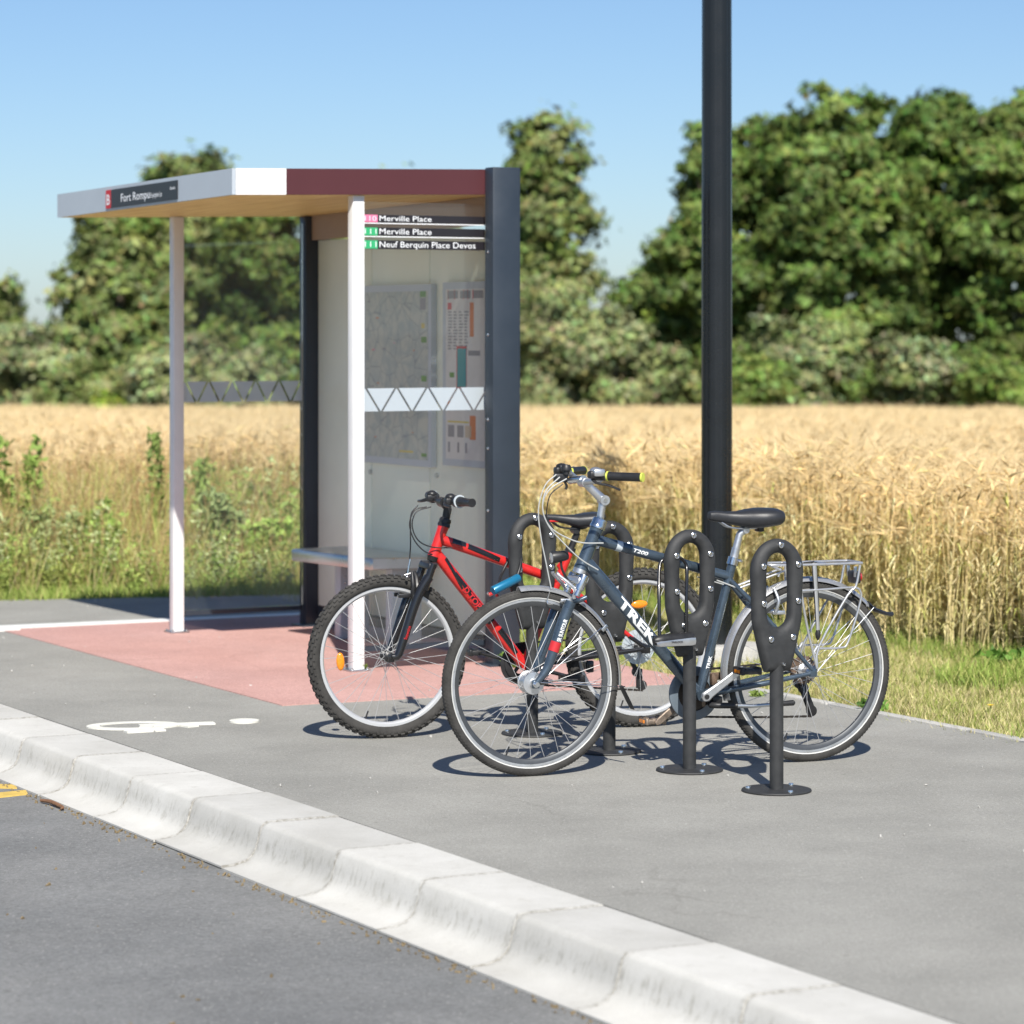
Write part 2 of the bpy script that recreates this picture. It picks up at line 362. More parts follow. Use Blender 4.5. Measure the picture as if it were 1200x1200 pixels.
def text_on(mb, txt, origin, right, up, width=None, height=None, bold=0, shear=0, sub=0, center=False, spacing=1.0, wrap=None):
    """lays lettering on a plane; wrap = (axis point, axis dir, outward, radius) bends it round a tube"""
    vs, fs = text_pts(txt, 1.0, bold, shear, spacing, sub)
    x0 = min(v[0] for v in vs); x1 = max(v[0] for v in vs); y0 = 0; y1 = max(v[1] for v in vs)
    sx = width/(x1-x0) if width else None; sy = height/y1 if height else None
    sx = sx or sy; sy = sy or sx
    P = []
    for x, y in vs:
        xx = (x-x0)*sx; yy = y*sy
        if center: xx -= (x1-x0)*sx/2; yy -= y1*sy/2
        if wrap:
            out, rad = wrap; a = yy/rad
            P.append(Vector(origin)+right*xx+(out*math.cos(a)+up*math.sin(a))*rad)
        else: P.append(Vector(origin)+right*xx+up*yy)
    return mb.add(P, fs, False)

# ---------------------------------------------------------------- the setting: ground, road, pavement, kerb
def nodes_ground(name):
    m, t, b, N, L = nodes_of(name); tc = N.new('ShaderNodeTexCoord')
    n = N.new('ShaderNodeTexNoise'); n.inputs['Scale'].default_value = .8; n.inputs['Detail'].default_value = 10; n.inputs['Roughness'].default_value = .7
    L.new(tc.outputs['Object'], n.inputs['Vector'])
    cr = N.new('ShaderNodeValToRGB'); e = cr.color_ramp.elements; e[0].position = .35; e[0].color = (.085, .075, .025, 1)
    e[1].position = .65; e[1].color = (.24, .18, .085, 1); L.new(n.outputs[0], cr.inputs[0]); L.new(cr.outputs[0], b.inputs['Base Color'])
    b.inputs['Roughness'].default_value = .95; MATS[name] = m
nodes_ground('ground')
at_ = [-700, -200, -60, -20, -8, 0, 4, 8, 9, 11, 13, 16, 20, 25, 30, 36, 43, 50, 60, 70, 80, 90, 110, 160, 300, 700]
bt_ = [-700, -200, -60, -20, -8, -.43, -.3, .1, 3.2, 5, 8, 12, 16, 20, 26, 32, 40, 60, 100, 200, 700]
mb = MB(); rows = []
for a in at_:
    row = []
    for b in bt_:
        p = K(a, b); z = -.20 if b < .05 else -.03
        row.append((p.x, p.y, terrain(p.x, p.y)+z))
    rows.append(row)
mb.grid(rows); tag(mb.build('ground', 'ground'), kind='structure')
def Kpoly(ab): return [K(a, b) for a, b in ab]
mb = MB(); mb.prism(Kpoly([(-30, -8), (60, -8), (60, -.40), (-30, -.40)]), -.19, -.14); road = tag(mb.build('road', 'road'), kind='structure')
mb = MB(); mb.prism(Kpoly([(-30, .006), (9.62, .006), (9.2, 1.65), (8.72, 3.4), (8.0, 3.15), (-30, 3.15)]), -.12, 0)
tag(mb.build('pavement', 'pavement'), kind='structure')
mb = MB(); mb.prism(Kpoly([(3.66, 1.05), (7.44, 1.05), (7.44, 3.14), (3.56, 3.14)]), -.02, .004)
tag(mb.build('pink_pavement', 'pink'), kind='structure')
mb = MB(); mb.prism(Kpoly([(7.445, 1.02), (7.58, .1), (7.66, .1), (7.53, 3.14), (7.445, 3.14)][0:1]+[(7.62, 1.02), (7.53, 3.14), (7.445, 3.14)]), -.02, .008)
tag(mb.build('white_line', 'white_paint'), kind='structure')
mb = MB(); a0, b0 = toK(on_z(-20, 736)); a1, b1 = toK(on_z(14, 735.2)); mb.prism([on_z(-60, 738), on_z(22, 735.4), on_z(24, 739.2), on_z(-60, 742)], -.02, .0075)
tag(mb.build('white_line', 'white_paint'), kind='structure')
# edging stones along the back of the pavement
edg = bpy.data.objects.new('pavement_edging', None); COL.objects.link(edg); edg.location = K(0, 3.18); tag(edg, kind='structure')
mbm = MB(); mbm.bbox((0, 0, 0), (.496, .028, .06), (UK, VK, Vector((0, 0, 1))), .006); eme = mbm.mesh('edging_stone'); eme.materials.append(MATS['edging'])
for i in range(-14, 4):
    o = bpy.data.objects.new('edging_stone', eme); COL.objects.link(o); o.parent = edg; o.location = K(i+.1, 3.18+random.uniform(-.004, .004), -.052+random.uniform(-.004, .004))-edg.location
    o.rotation_euler = (0, 0, random.uniform(-.004, .004))
# kerb: curved-face bus stop kerb stones
kerb = MB(); kerb.prism(Kpoly([(-30, -.40), (60, -.40), (60, .004), (-30, .004)]), -.3, -.145)
kerbo = tag(kerb.build('kerb', 'joint_dirt'), kind='structure')
def kerb_stone(L_):
    prof = [(.0, -.14), (.0, -.006), (-.006, 0), (-.255, 0), (-.272, -.004), (-.283, -.016), (-.296, -.06), (-.303, -.085), (-.315, -.106), (-.338, -.122), (-.37, -.131), (-.425, -.1355), (-.425, -.142)]
    m_ = MB(); h = L_/2; rows = []
    for a in (-h, h): rows.append([UK*a+VK*b+Vector((0, 0, z)) for b, z in prof])
    m_.grid(rows, True); n = len(prof)
    m_.add(rows[0], [tuple(range(n))], False); m_.add(rows[-1], [tuple(range(n-1, -1, -1))], False)
    me = m_.mesh('kerb_stone'); me.materials.append(MATS['kerb_concrete']); return me
def kerb_mat():
    m, t, b, N, L = nodes_of('kerb_concrete'); tc = N.new('ShaderNodeTexCoord'); geo = N.new('ShaderNodeNewGeometry')
    def noise(s, d=5, src=None, sc_=None):
        n = N.new('ShaderNodeTexNoise'); n.inputs['Scale'].default_value = s; n.inputs['Detail'].default_value = d; n.inputs['Roughness'].default_value = .68
        if sc_:
            mp = N.new('ShaderNodeMapping'); mp.inputs['Scale'].default_value = sc_; L.new(geo.outputs['Position'], mp.inputs[0]); L.new(mp.outputs[0], n.inputs['Vector'])
        else: L.new(geo.outputs['Position'], n.inputs['Vector'])
        return n.outputs[0]
    def rng(src, a, bb, lo, hi):
        r = N.new('ShaderNodeMapRange'); r.inputs[1].default_value = a; r.inputs[2].default_value = bb; r.inputs[3].default_value = lo; r.inputs[4].default_value = hi
        L.new(src, r.inputs[0]); return r.outputs[0]
    def mix(f, a, c, kind='MIX'):
        x = N.new('ShaderNodeMix'); x.data_type = 'RGBA'; x.blend_type = kind
        for i, v in ((0, f), (6, a), (7, c)):
            if hasattr(v, 'links'): L.new(v, x.inputs[i])
            else: x.inputs[i].default_value = v if i == 0 else (*v, 1)
        return x.outputs[2]
    base = mix(rng(noise(3), .35, .65, 0, 1), (.49, .48, .445), (.57, .56, .525))
    sp = N.new('ShaderNodeSeparateXYZ'); L.new(geo.outputs['Position'], sp.inputs[0])
    face = rng(sp.outputs['Z'], -.012, -.05, 0, 1); low = rng(sp.outputs['Z'], -.11, -.085, 0, 1)
    fm = N.new('ShaderNodeMath'); fm.operation = 'MULTIPLY'; L.new(face, fm.inputs[0]); L.new(low, fm.inputs[1])
    scuff = rng(noise(7, 9, sc_=(6, 6, 2)), .5, .68, 0, .6)
    fm2 = N.new('ShaderNodeMath'); fm2.operation = 'MULTIPLY'; L.new(fm.outputs[0], fm2.inputs[0]); L.new(scuff, fm2.inputs[1])
    c = mix(fm2.outputs[0], base, (.27, .255, .21))
    oi = N.new('ShaderNodeObjectInfo'); c = mix(1.0, c, rng(oi.outputs['Random'], 0, 1, .9, 1.06), 'MULTIPLY')
    tc2 = N.new('ShaderNodeTexCoord'); dp = N.new('ShaderNodeVectorMath'); dp.operation = 'DOT_PRODUCT'; L.new(tc2.outputs['Object'], dp.inputs[0]); dp.inputs[1].default_value = tuple(UK)
    ab = N.new('ShaderNodeMath'); ab.operation = 'ABSOLUTE'; L.new(dp.outputs['Value'], ab.inputs[0])
    jd = rng(ab.outputs[0], .272, .297, 0, 1); jn = N.new('ShaderNodeMath'); jn.operation = 'MULTIPLY'; L.new(jd, jn.inputs[0]); L.new(rng(noise(60, 6), .42, .62, 0, .7), jn.inputs[1])
    c = mix(jn.outputs[0], c, (.16, .14, .105))
    c = mix(rng(noise(14, 9), .56, .74, 0, .45), c, (.36, .345, .30))
    gr = rng(noise(330, 3), .3, .7, .9, 1.1); c = mix(1.0, c, gr, 'MULTIPLY')
    L.new(c, b.inputs['Base Color']); b.inputs['Roughness'].default_value = .88; b.inputs['Specular IOR Level'].default_value = .25
    bp = N.new('ShaderNodeBump'); bp.inputs['Strength'].default_value = .4; bp.inputs['Distance'].default_value = .002; L.new(noise(250, 4), bp.inputs['Height']); L.new(bp.outputs[0], b.inputs['Normal'])
    MATS['kerb_concrete'] = m
kerb_mat()
SL = .595; kme = kerb_stone(SL-.007)
for i in range(-22, 60):
    o = bpy.data.objects.new('kerb_stone', kme); COL.objects.link(o); o.parent = kerbo
    o.location = K(1.40+SL*(i+.5), random.uniform(-.003, .003), .004+random.uniform(-.0025, .0025)); o.rotation_euler = (0, 0, random.uniform(-.003, .003))
# yellow zigzag bus stop marking on the road
for q in ([(-150, 916), (17, 920.3), (20, 924.5), (-150, 921)], [(-150, 944), (30, 926.8), (33, 931.5), (-150, 951)]):
    mb = MB(); P = [on_z(x, y, -.14) for x, y in q]; mb.prism(P, -.145, -.136); tag(mb.build('road_marking', 'yellow_paint'), kind='structure')
# wheelchair pictogram painted on the pavement
def pict():
    c = on_z(157, 850.8); e1 = (on_z(260, 847)-on_z(120, 851.5)).normalized(); e2 = Vector((-e1.y, e1.x, 0)); mbp = MB()
    zz = [.003]
    def flat(poly): zz[0] += .00012; mbp.prism([c+e1*x+e2*y for x, y in poly], -.01, zz[0])
    n = 28; ro, ri = .205, .148
    for i in range(n):
        a0, a1 = R(20+320*i/n), R(20+320*(i+1)/n)
        flat([(math.cos(a)*r*.95-.0, math.sin(a)*r*.62) for a, r in ((a0, ri), (a0, ro), (a1, ro), (a1, ri))])
    def bar(p, q, w_):
        d = (Vector(q)-Vector(p)).normalized(); m_ = Vector((-d.y, d.x))*w_/2
        flat([tuple(Vector(p)-m_), tuple(Vector(q)-m_), tuple(Vector(q)+m_), tuple(Vector(p)+m_)])
    bar((.02, -.02), (.33, -.01), .055); bar((.05, -.03), (.02, -.17), .055); bar((.18, .0), (.23, -.10), .055); bar((.1, -.17), (-.06, -.2), .05)
    flat([(.46+.062*math.cos(2*math.pi*i/20), .02+.062*math.sin(2*math.pi*i/20)) for i in range(20)])
    return mbp
tag(pict().build('pavement_pictogram', 'worn_white'), kind='structure')

# ---------------------------------------------------------------- bus shelter
AN, AF, BF, BR = 4.62, 6.87, 1.33, 2.80       # near/far end, front/rear edge of the roof
def soffit(a, b): return 2.25+.0216*(b-BF)-.0158*(a-AN)
SH = thing('bus_shelter', 'white and dark grey glazed bus shelter with timber soffit beside the bicycle rack', 'bus shelter', S(5.7, 2.4))
ZV = Vector((0, 0, 1)); SAX = (US, VS, ZV)
def part(name, mb, mat, parent): 
    """mesh given in world coordinates, stored in its thing's own frame"""
    root = parent
    while root.parent: root = root.parent
    inv = local_of(root); mb.v = [tuple(inv @ Vector(v)) for v in mb.v]
    return mb.build(name, mat, parent)
TH = .122
def roof_shell():
    m_ = MB(); c = [(AN, BF), (AF, BF), (AF, BR), (AN, BR)]
    lo = [S(a, b, soffit(a, b)+.012) for a, b in c]; hi = [S(a, b, soffit(a, b)+TH-.004) for a, b in c]
    ins = .02
    c2 = [(AN+ins, BF+ins), (AF-ins, BF+ins), (AF-ins, BR-ins), (AN+ins, BR-ins)]
    lo = [S(a, b, soffit(a, b)+.012) for a, b in c2]; hi = [S(a, b, soffit(a, b)+TH-.006) for a, b in c2]
    m_.add(lo+hi, [(3, 2, 1, 0), (4, 5, 6, 7)]+[(i, (i+1) % 4, 4+(i+1) % 4, 4+i) for i in range(4)], False); return m_
roof = part('roof', roof_shell(), 'grey_metal', SH)
def fascia(a0, b0, a1, b1, th, mat, name, parent, zlo=0, zhi=TH):
    m_ = MB(); d = (S(a1, b1)-S(a0, b0)).normalized(); n = Vector((d.y, -d.x, 0))
    P = []
    for (a, b) in ((a0, b0), (a1, b1)):
        for off in (0, -th):
            for zz in (zlo, zhi): P.append(S(a, b, soffit(a, b)+zz)+n*off)
    m_.add(P, [(0, 1, 5, 4), (2, 6, 7, 3), (0, 2, 3, 1), (4, 5, 7, 6), (1, 3, 7, 5), (0, 4, 6, 2)], False)
    return part(name, m_, mat, parent)
# normals: front faces -VS, near end faces -US
fascia(AF, BF, AN, BF, .018, 'grey_metal', 'front_fascia', roof) if False else None
def fbox(name, a0, a1, b0, b1, z0, z1, mat, parent):
    m_ = MB(); P = [S(a, b, soffit(a, b)+z) for a in (a0, a1) for b in (b0, b1) for z in (z0, z1)]
    m_.add(P, [(0, 1, 3, 2), (4, 6, 7, 5), (0, 4, 5, 1), (2, 3, 7, 6), (0, 2, 6, 4), (1, 5, 7, 3)], False); return part(name, m_, mat, parent)
fbox('front_fascia', AN, AF, BF, BF+.018, 0, TH, 'grey_metal', roof)
fbox('rear_fascia', AN, AF, BR-.018, BR, 0, TH, 'grey_metal', roof)
fbox('far_fascia', AF-.018, AF, BF+.02, BR-.02, 0, TH, 'grey_metal', roof)
ne = S(AN, 0); b335 = toS(on_plane(335.5, 215, ne, US))[1]
fbox('white_fascia_panel', AN, AN+.018, BF+.02, b335, 0, TH, 'white_metal', roof)
fbox('maroon_fascia_panel', AN, AN+.018, b335+.0015, BR-.02, 0, TH, 'shaded_maroon', roof)
# timber soffit boards
nb = 11
for i in range(nb):
    b0 = BF+.022+(BR-BF-.044)*i/nb; b1 = BF+.022+(BR-BF-.044)*(i+1)/nb-.004
    m_ = MB(); P = [S(a, b, soffit(a, b)+z) for a in (AN+.022, AF-.022) for b in (b0, b1) for z in (-.001, .0115)]
    m_.add(P, [(0, 1, 3, 2), (4, 6, 7, 5), (0, 4, 5, 1), (2, 3, 7, 6), (0, 2, 6, 4), (1, 5, 7, 3)], False)
    o = part('soffit_board', m_, 'wood', roof)
    uv = o.data.uv_layers.new(name='UVMap'); off = random.random()*9
    inv = local_of(SH).inverted()
    for l in o.data.loops:
        wp = inv @ o.data.vertices[l.vertex_index].co; a, b = toS(wp); uv.data[l.index].uv = (a+off, b+off)
# posts and columns
def post(name, a, b, ha, hb, mat, bev=.004, foot=True, z1=None):
    m_ = MB(); zt = z1 or soffit(a, b)-.002
    m_.bbox(S(a, b, zt/2+.002), (ha, hb, zt/2-.002), SAX, bev); o = part(name, m_, mat, SH); return o
PN, PF, BP_ = 4.70, 6.80, 1.98
post('front_post', PN-.02, 2.0, .03, .03, 'white_metal'); post('front_post', PF, BP_, .03, .03, 'white_metal')
CB = 2.80
for a, b in ((PN-.02, 2.0), (PF, BP_)):
    m_ = MB(); m_.bbox(S(a, b, .009), (.052, .052, .005), SAX, .002)
    for i in (-1, 1):
        for j in (-1, 1): m_.cyl(S(a+.041*i, b+.041*j, .008), S(a+.041*i, b+.041*j, .022), .006, 6)
    part('base_plate', m_, 'steel', SH)
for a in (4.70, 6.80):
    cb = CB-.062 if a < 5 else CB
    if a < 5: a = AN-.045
    post('rear_column', a, cb, .042, .076, 'shaded_anthracite', .006, z1=(soffit(a, CB)+TH+.004) if a < 5 else None)
    m_ = MB(); m_.bbox(S(a, cb, .006), (.075, .11, .006), SAX, .002); part('base_plate', m_, 'shaded_anthracite', SH)
for z in (.35, .75, 1.05, 1.19, 1.6, 2.0):
    for a in (AN-.045, 6.80):
        cb = CB-.062 if a < 5 else CB
        m_ = MB(); m_.lathe([(0, .004), (.006, .003), (.008, 0), (0, 0)], S(a+.01, cb-.0758, z), -VS, 10, False); part('rivet', m_, 'bright_steel', SH)
for a, b in ((PN-.02, 2.0325), (PF, BP_+.0325)):
    m_ = MB(); m_.box(S(a, b, 1.17), (.010, .0022, 1.05), SAX); part('glass_gasket', m_, 'black_plastic', SH)
# header beam and back wall of cream panels
fbox('header_beam', AN+.024, 6.754, CB-.042, CB-.012+.03, -.135, -.003, 'beam', SH)
edges = [4.745, 5.44, 6.10, 6.755]
for i in range(3):
    m_ = MB(); m_.bbox(S((edges[i]+edges[i+1])/2, CB+.012, 1.115), ((edges[i+1]-edges[i])/2-.004, .018, .997), SAX, .003); part('wall_panel', m_, 'cream', SH)
for a in edges[1:-1]:
    m_ = MB(); m_.bbox(S(a, CB+.015, 1.1), (.012, .014, 1.0), SAX, .002); part('wall_mullion', m_, 'grey_metal', SH)
m_ = MB(); m_.box(S(5.75, CB+.012, .085), (1.0, .022, .028), SAX); part('sill_rail', m_, 'shaded_anthracite', SH)
# glass at both ends with frosted triangle band
def end_glass(a, b0, b1, z0, z1, lab):
    m_ = MB(); m_.box(S(a, (b0+b1)/2, (z0+z1)/2), (.004, (b1-b0)/2, (z1-z0)/2), SAX); g = part('glass_pane', m_, 'pane', SH)
    n_t = 4 if lab else 5
    zb0, zb1 = (1.235, 1.345); W_ = (b1-b0)/n_t*.98; gap = .012
    tri = []
    for k in range(-1, n_t+1):
        x = b0+.01+k*W_
        tri.append([(x+gap, zb1), (x+W_-gap, zb1), (x+W_/2, zb0)]); tri.append([(x+W_/2+gap, zb0), (x+W_*1.5-gap, zb0), (x+W_, zb1)])
    for t_ in tri:
        p_ = [(min(max(b, b0+.002), b1-.002), z) for b, z in t_]
        if abs((p_[1][0]-p_[0][0])*(p_[2][1]-p_[0][1])-(p_[2][0]-p_[0][0])*(p_[1][1]-p_[0][1])) < 2e-4: continue
        # clip against the pane by walking the triangle
        cl = []
        for i in range(3):
            A, B = t_[i], t_[(i+1) % 3]
            for lo, hi in ((0, 1),):
                pts = [A]
                ts = sorted(t for t in [((b0+.002)-A[0])/(B[0]-A[0]) if B[0] != A[0] else -1, ((b1-.002)-A[0])/(B[0]-A[0]) if B[0] != A[0] else -1] if 0 < t < 1)
                pts += [(A[0]+(B[0]-A[0])*t, A[1]+(B[1]-A[1])*t) for t in ts]
                cl += [q for q in pts if b0+.0019 <= q[0] <= b1-.0019]
        if len(cl) < 3: continue
        m2 = MB(); n = len(cl); m2.add([S(a-.0055, b, z) for b, z in cl]+[S(a-.0048, b, z) for b, z in cl], [tuple(range(n)), tuple(range(2*n-1, n-1, -1))]+[(i, (i+1) % n, n+(i+1) % n, n+i) for i in range(n)], False)
        part('frosted_triangle', m2, 'frosted', g)
    return g
g1 = end_glass(PN-.02, 2.034, CB-.079, .12, 2.235, 1)
g2 = end_glass(PF, BP_+.034, CB-.079, .12, 2.205, 0)
for a in (PN-.02, PF):
    m_ = MB(); m_.box(S(a, 2.37, .105), (.012, .345, .012), SAX); part('glass_rail', m_, 'shaded_anthracite', SH)
# route signs on the near end glass
GA = PN-.02-.0045
gp = S(GA, 0)
def gz(px, py): p = on_plane(px, py, gp, US); return toS(p)[1], p.z
def sign_bar(y0, y1, col, num, txt, xt):
    b0, zt = gz(414, y0); b1, zb = gz(567.5, y1); b0 = 2.036
    m_ = MB(); m_.box(S(GA-.0035, (b0+b1)/2, (zt+zb)/2), (.0025, (b1-b0)/2, (zt-zb)/2), SAX); s = part('route_sign', m_, 'sign_black', SH)
    bm1 = gz(442, y0)[0]; m_ = MB(); m_.box(S(GA-.0068, (b0+bm1)/2, (zt+zb)/2), (.0008, (bm1-b0)/2-.001, (zt-zb)/2-.001), SAX); part('number_field', m_, col, s)
    h = (zt-zb)*.62; base = zb+(zt-zb)*.2
    m_ = MB(); text_on(m_, num, S(GA-.0082, b0+.004, base), VS, ZV, width=bm1-b0-.012, height=h, bold=-.008); part('lettering', m_, 'sign_white', s)['kind'] = 'stuff'
    bt = gz(444, y0)[0]; be = gz(xt, y0)[0]
    m_ = MB(); text_on(m_, txt, S(GA-.0066, bt, base), VS, ZV, width=be-bt, height=h*1.1, bold=0); part('lettering', m_, 'sign_white', s)['kind'] = 'stuff'
    m_ = MB(); m_.box(S(GA-.0035, (b0+b1)/2, zb-.0042), (.0022, (b1-b0)/2, .0022), SAX); part('white_rule', m_, 'sign_white', s) if y1 < 290 else None
sign_bar(251, 263, 'sign_pink', '110', 'Merville Place', 505)
sign_bar(266, 278.3, 'sign_green', '111', 'Merville Place', 505)
sign_bar(281, 293.5, 'sign_green', '111', 'Neuf Berquin Place Devos', 556.5)
# stop name on the front fascia
fpn = S(0, BF-.001)
def fz(px, py): p = on_plane(px, py, fpn, VS); return toS(p)[0], p.z
a_l = fz(125, 235)[0]; a_r = fz(208.5, 222)[0]; a_m = fz(131, 235)[0]
def fsbox(name, a0, a1, z0, z1, d0, d1, mat, parent):
    m_ = MB(); P = [S(a, BF-d, soffit(a, BF)+z) for a in (a0, a1) for d in (d0, d1) for z in (z0, z1)]
    m_.add(P, [(0, 1, 3, 2), (4, 6, 7, 5), (0, 4, 5, 1), (2, 3, 7, 6), (0, 2, 6, 4), (1, 5, 7, 3)], False); return part(name, m_, mat, parent)
ns = fsbox('stop_name_sign', a_m, a_r, .012, .104, .0005, .006, 'sign_dark', SH)
fsbox('red_field', a_l, a_m+.001, .012, .104, .0005, .0062, 'sign_red', ns)
RT = -US
def ftext(txt, px0, px1, z, h, bold=.01):
    a0 = fz(px0, 225)[0]; a1 = fz(px1, 225)[0]; m_ = MB(); slope = Vector((RT.x, RT.y, .0158)).normalized()
    text_on(m_, txt, S(a0, BF-.0072, soffit(a0, BF)+z), slope, ZV, width=a0-a1, height=h, bold=bold); part('lettering', m_, 'sign_white', ns)['kind'] = 'stuff'
ftext('Fort Rompu', 143, 177, .036, .040, .012); ftext('Erquinghem Lys', 177.5, 191, .037, .024); ftext('ilevia', 200.5, 206.5, .062, .016)
ftext('B', 126.2, 130, .030, .052, .02)
# poster cases on the back wall
WP = S(0, CB-.008)
def wz(px, py): p = on_plane(px, py, WP, VS); return toS(p)[0], p.z
def poster_mat():
    m, t, b, N, L = nodes_of('route_map'); tc = N.new('ShaderNodeTexCoord')
    n = N.new('ShaderNodeTexNoise'); n.inputs['Scale'].default_value = 9; n.inputs['Detail'].default_value = 6; n.inputs['Distortion'].default_value = 1.5; L.new(tc.outputs['Object'], n.inputs['Vector'])
    cr = N.new('ShaderNodeValToRGB'); e = cr.color_ramp.elements; e[0].position = .38; e[0].color = (.33, .38, .37, 1); e[1].position = .6; e[1].color = (.46, .48, .42, 1); L.new(n.outputs[0], cr.inputs[0])
    v = N.new('ShaderNodeTexVoronoi'); v.feature = 'DISTANCE_TO_EDGE'; v.inputs['Scale'].default_value = 9; L.new(tc.outputs['Object'], v.inputs['Vector'])
    r = N.new('ShaderNodeMapRange'); r.inputs[1].default_value = 0; r.inputs[2].default_value = .03; r.inputs[3].default_value = .75; r.inputs[4].default_value = 0; L.new(v.outputs['Distance'], r.inputs[0])
    mx = N.new('ShaderNodeMix'); mx.data_type = 'RGBA'; L.new(r.outputs[0], mx.inputs[0]); L.new(cr.outputs[0], mx.inputs[6]); mx.inputs[7].default_value = (.16, .19, .22, 1)
    L.new(mx.outputs[2], b.inputs['Base Color']); b.inputs['Roughness'].default_value = .4; MATS['route_map'] = m
poster_mat(); M('paper', (.62, .62, .60), .5, nscale=30, namt=.05); M('print_grey', (.25, .25, .27), .6); M('print_teal', (.02, .27, .30), .6); M('print_green', (.12, .28, .05), .6); M('print_orange', (.60, .20, .06), .6); M('print_yellow', (.6, .5, .1), .6); M('print_sand', (.55, .46, .33), .6)
def wbox(name, a0, a1, z0, z1, d0, d1, mat, parent):
    m_ = MB(); m_.box(S((a0+a1)/2, CB-.008-(d0+d1)/2, (z0+z1)/2), (abs(a0-a1)/2, (d1-d0)/2, abs(z1-z0)/2), SAX); return part(name, m_, mat, parent)
def case(px0, px1, y0, y1, kind):
    a0 = wz(px0, 450)[0]; a1 = max(wz(px1, 450)[0], 4.76); pm = (px0+px1)/2; zt = wz(pm, y0)[1]; zb = wz(pm, y1)[1]
    c = wbox('poster_case', a0, a1, zb, zt, 0, .03, 'grey_metal', SH)
    fw = .035; po = wbox('poster', a0-fw, a1+fw, zb+fw, zt-fw, .03, .0312, 'route_map' if kind == 0 else 'paper', c)
    W = (a0-fw)-(a1+fw); H_ = zt-zb-2*fw; L0 = a0-fw; Z0 = zt-fw
    def bit(x, y, w_, h, mat): wbox('print_block', L0-x*W, L0-(x+w_)*W, Z0-y*H_, Z0-(y+h)*H_, .0313, .0318, mat, c)
    if kind == 0:
        for x, y, w_, h, m_ in ((.88, .0, .09, .035, 'print_green'), (.88, .04, .09, .07, 'print_grey'), (.9, .27, .08, .035, 'print_green'), (.9, .5, .08, .035, 'print_green'), (.9, .19, .05, .03, 'print_yellow'), (.9, .96, .08, .02, 'print_green'), (.55, .95, .22, .012, 'print_yellow'), (.04, .05, .04, .012, 'print_grey')): bit(x, y, w_, h, m_)
        rr = random.Random(4)
        for k in range(26):
            x = .1+.75*rr.random(); y = .1+.85*rr.random(); bit(x, y, .012+.03*rr.random(), .004+.006*rr.random(), rr.choice(['print_grey', 'print_orange', 'print_grey', 'sign_pink']))
    else:
        for x in (.05, .37, .69): bit(x, .01, .27, .045, 'print_grey'); 
        for x in (.05, .22, .45, .56, .69): bit(x, .005, .02, .055, 'sign_red')
        bit(.05, .08, .1, .04, 'sign_red'); bit(.62, .08, .1, .2, 'print_orange')
        rr = random.Random(5)
        for gx in (.06, .2, .34, .48):
            for k in range(13): bit(gx, .13+k*.018, .06+.05*rr.random(), .009, 'print_grey')
        bit(.28, .335, .26, .25, 'sign_red'); 
        wbox('print_block', L0-.30*W, L0-.53*W, Z0-.35*H_, Z0-.575*H_, .0319, .0324, 'print_teal', c)
        bit(.58, .36, .3, .03, 'print_grey'); bit(.1, .49, .12, .03, 'print_green'); bit(.05, .66, .5, .022, 'print_orange'); bit(.05, .775, .55, .01, 'print_yellow')
        for gx in (.06, .3, .5): 
            bit(gx, .80, .16, .07, 'print_grey' if gx < .4 else 'print_sand'); bit(gx, .9, .05, .06, 'print_grey')
        bit(.62, .74, .15, .14, 'print_orange')
case(431, 511.5, 334, 544.5, 0); case(525, 602, 330, 548, 1)
for px, py in ((434.5, 553), (512.5, 557)):
    a, z = wz(px, py); m_ = MB(); m_.lathe([(.0, .012), (.012, .012), (.014, 0), (0, 0)], S(a, CB-.006, z), -VS, 16, False); part('panel_lock', m_, 'steel', SH)
# steel bench on two plate legs
FL = (6.19, 2.36); FR = (5.40, 2.44); RR = (5.30, 2.775); RL = (6.26, 2.775)
m_ = MB(); zt, zb = .475, .415; q = [S(a, b) for a, b in (FL, FR, RR, RL)]
cc = sum(q, Vector())/4
rows = []
for k, (z, s_) in enumerate(((zb, .985), (zb+.006, 1), (zt-.006, 1), (zt, .985))):
    loop = []
    for i in range(4):
        A, B = q[i], q[(i+1) % 4]
        for t in (.03, .97): p = A.lerp(B, t); loop.append(tuple(cc+(p-cc)*s_)[:2]+(z,))
    rows.append(loop)
m_.grid(rows, False, True); m_.add(rows[0], [tuple(range(7, -1, -1))], False); m_.add(rows[-1], [tuple(range(8))], False)
bench = thing('bench', 'brushed steel bench slab on grey legs inside the glazed shelter', 'bench', cc)
part('seat', m_, 'steel', bench)
for a in (5.47, 6.06):
    m_ = MB(); m_.bbox(S(a, 2.66, .2095), (.035, .085, .2045), SAX, .004); lg = part('leg', m_, 'grey_metal', bench)
    m_ = MB()
    for z in (.3, .33): m_.ball(S(a-.036, 2.6, z), (.006, .006, .006), None, 8, 5)
    part('bolt', m_, 'bright_steel', lg)

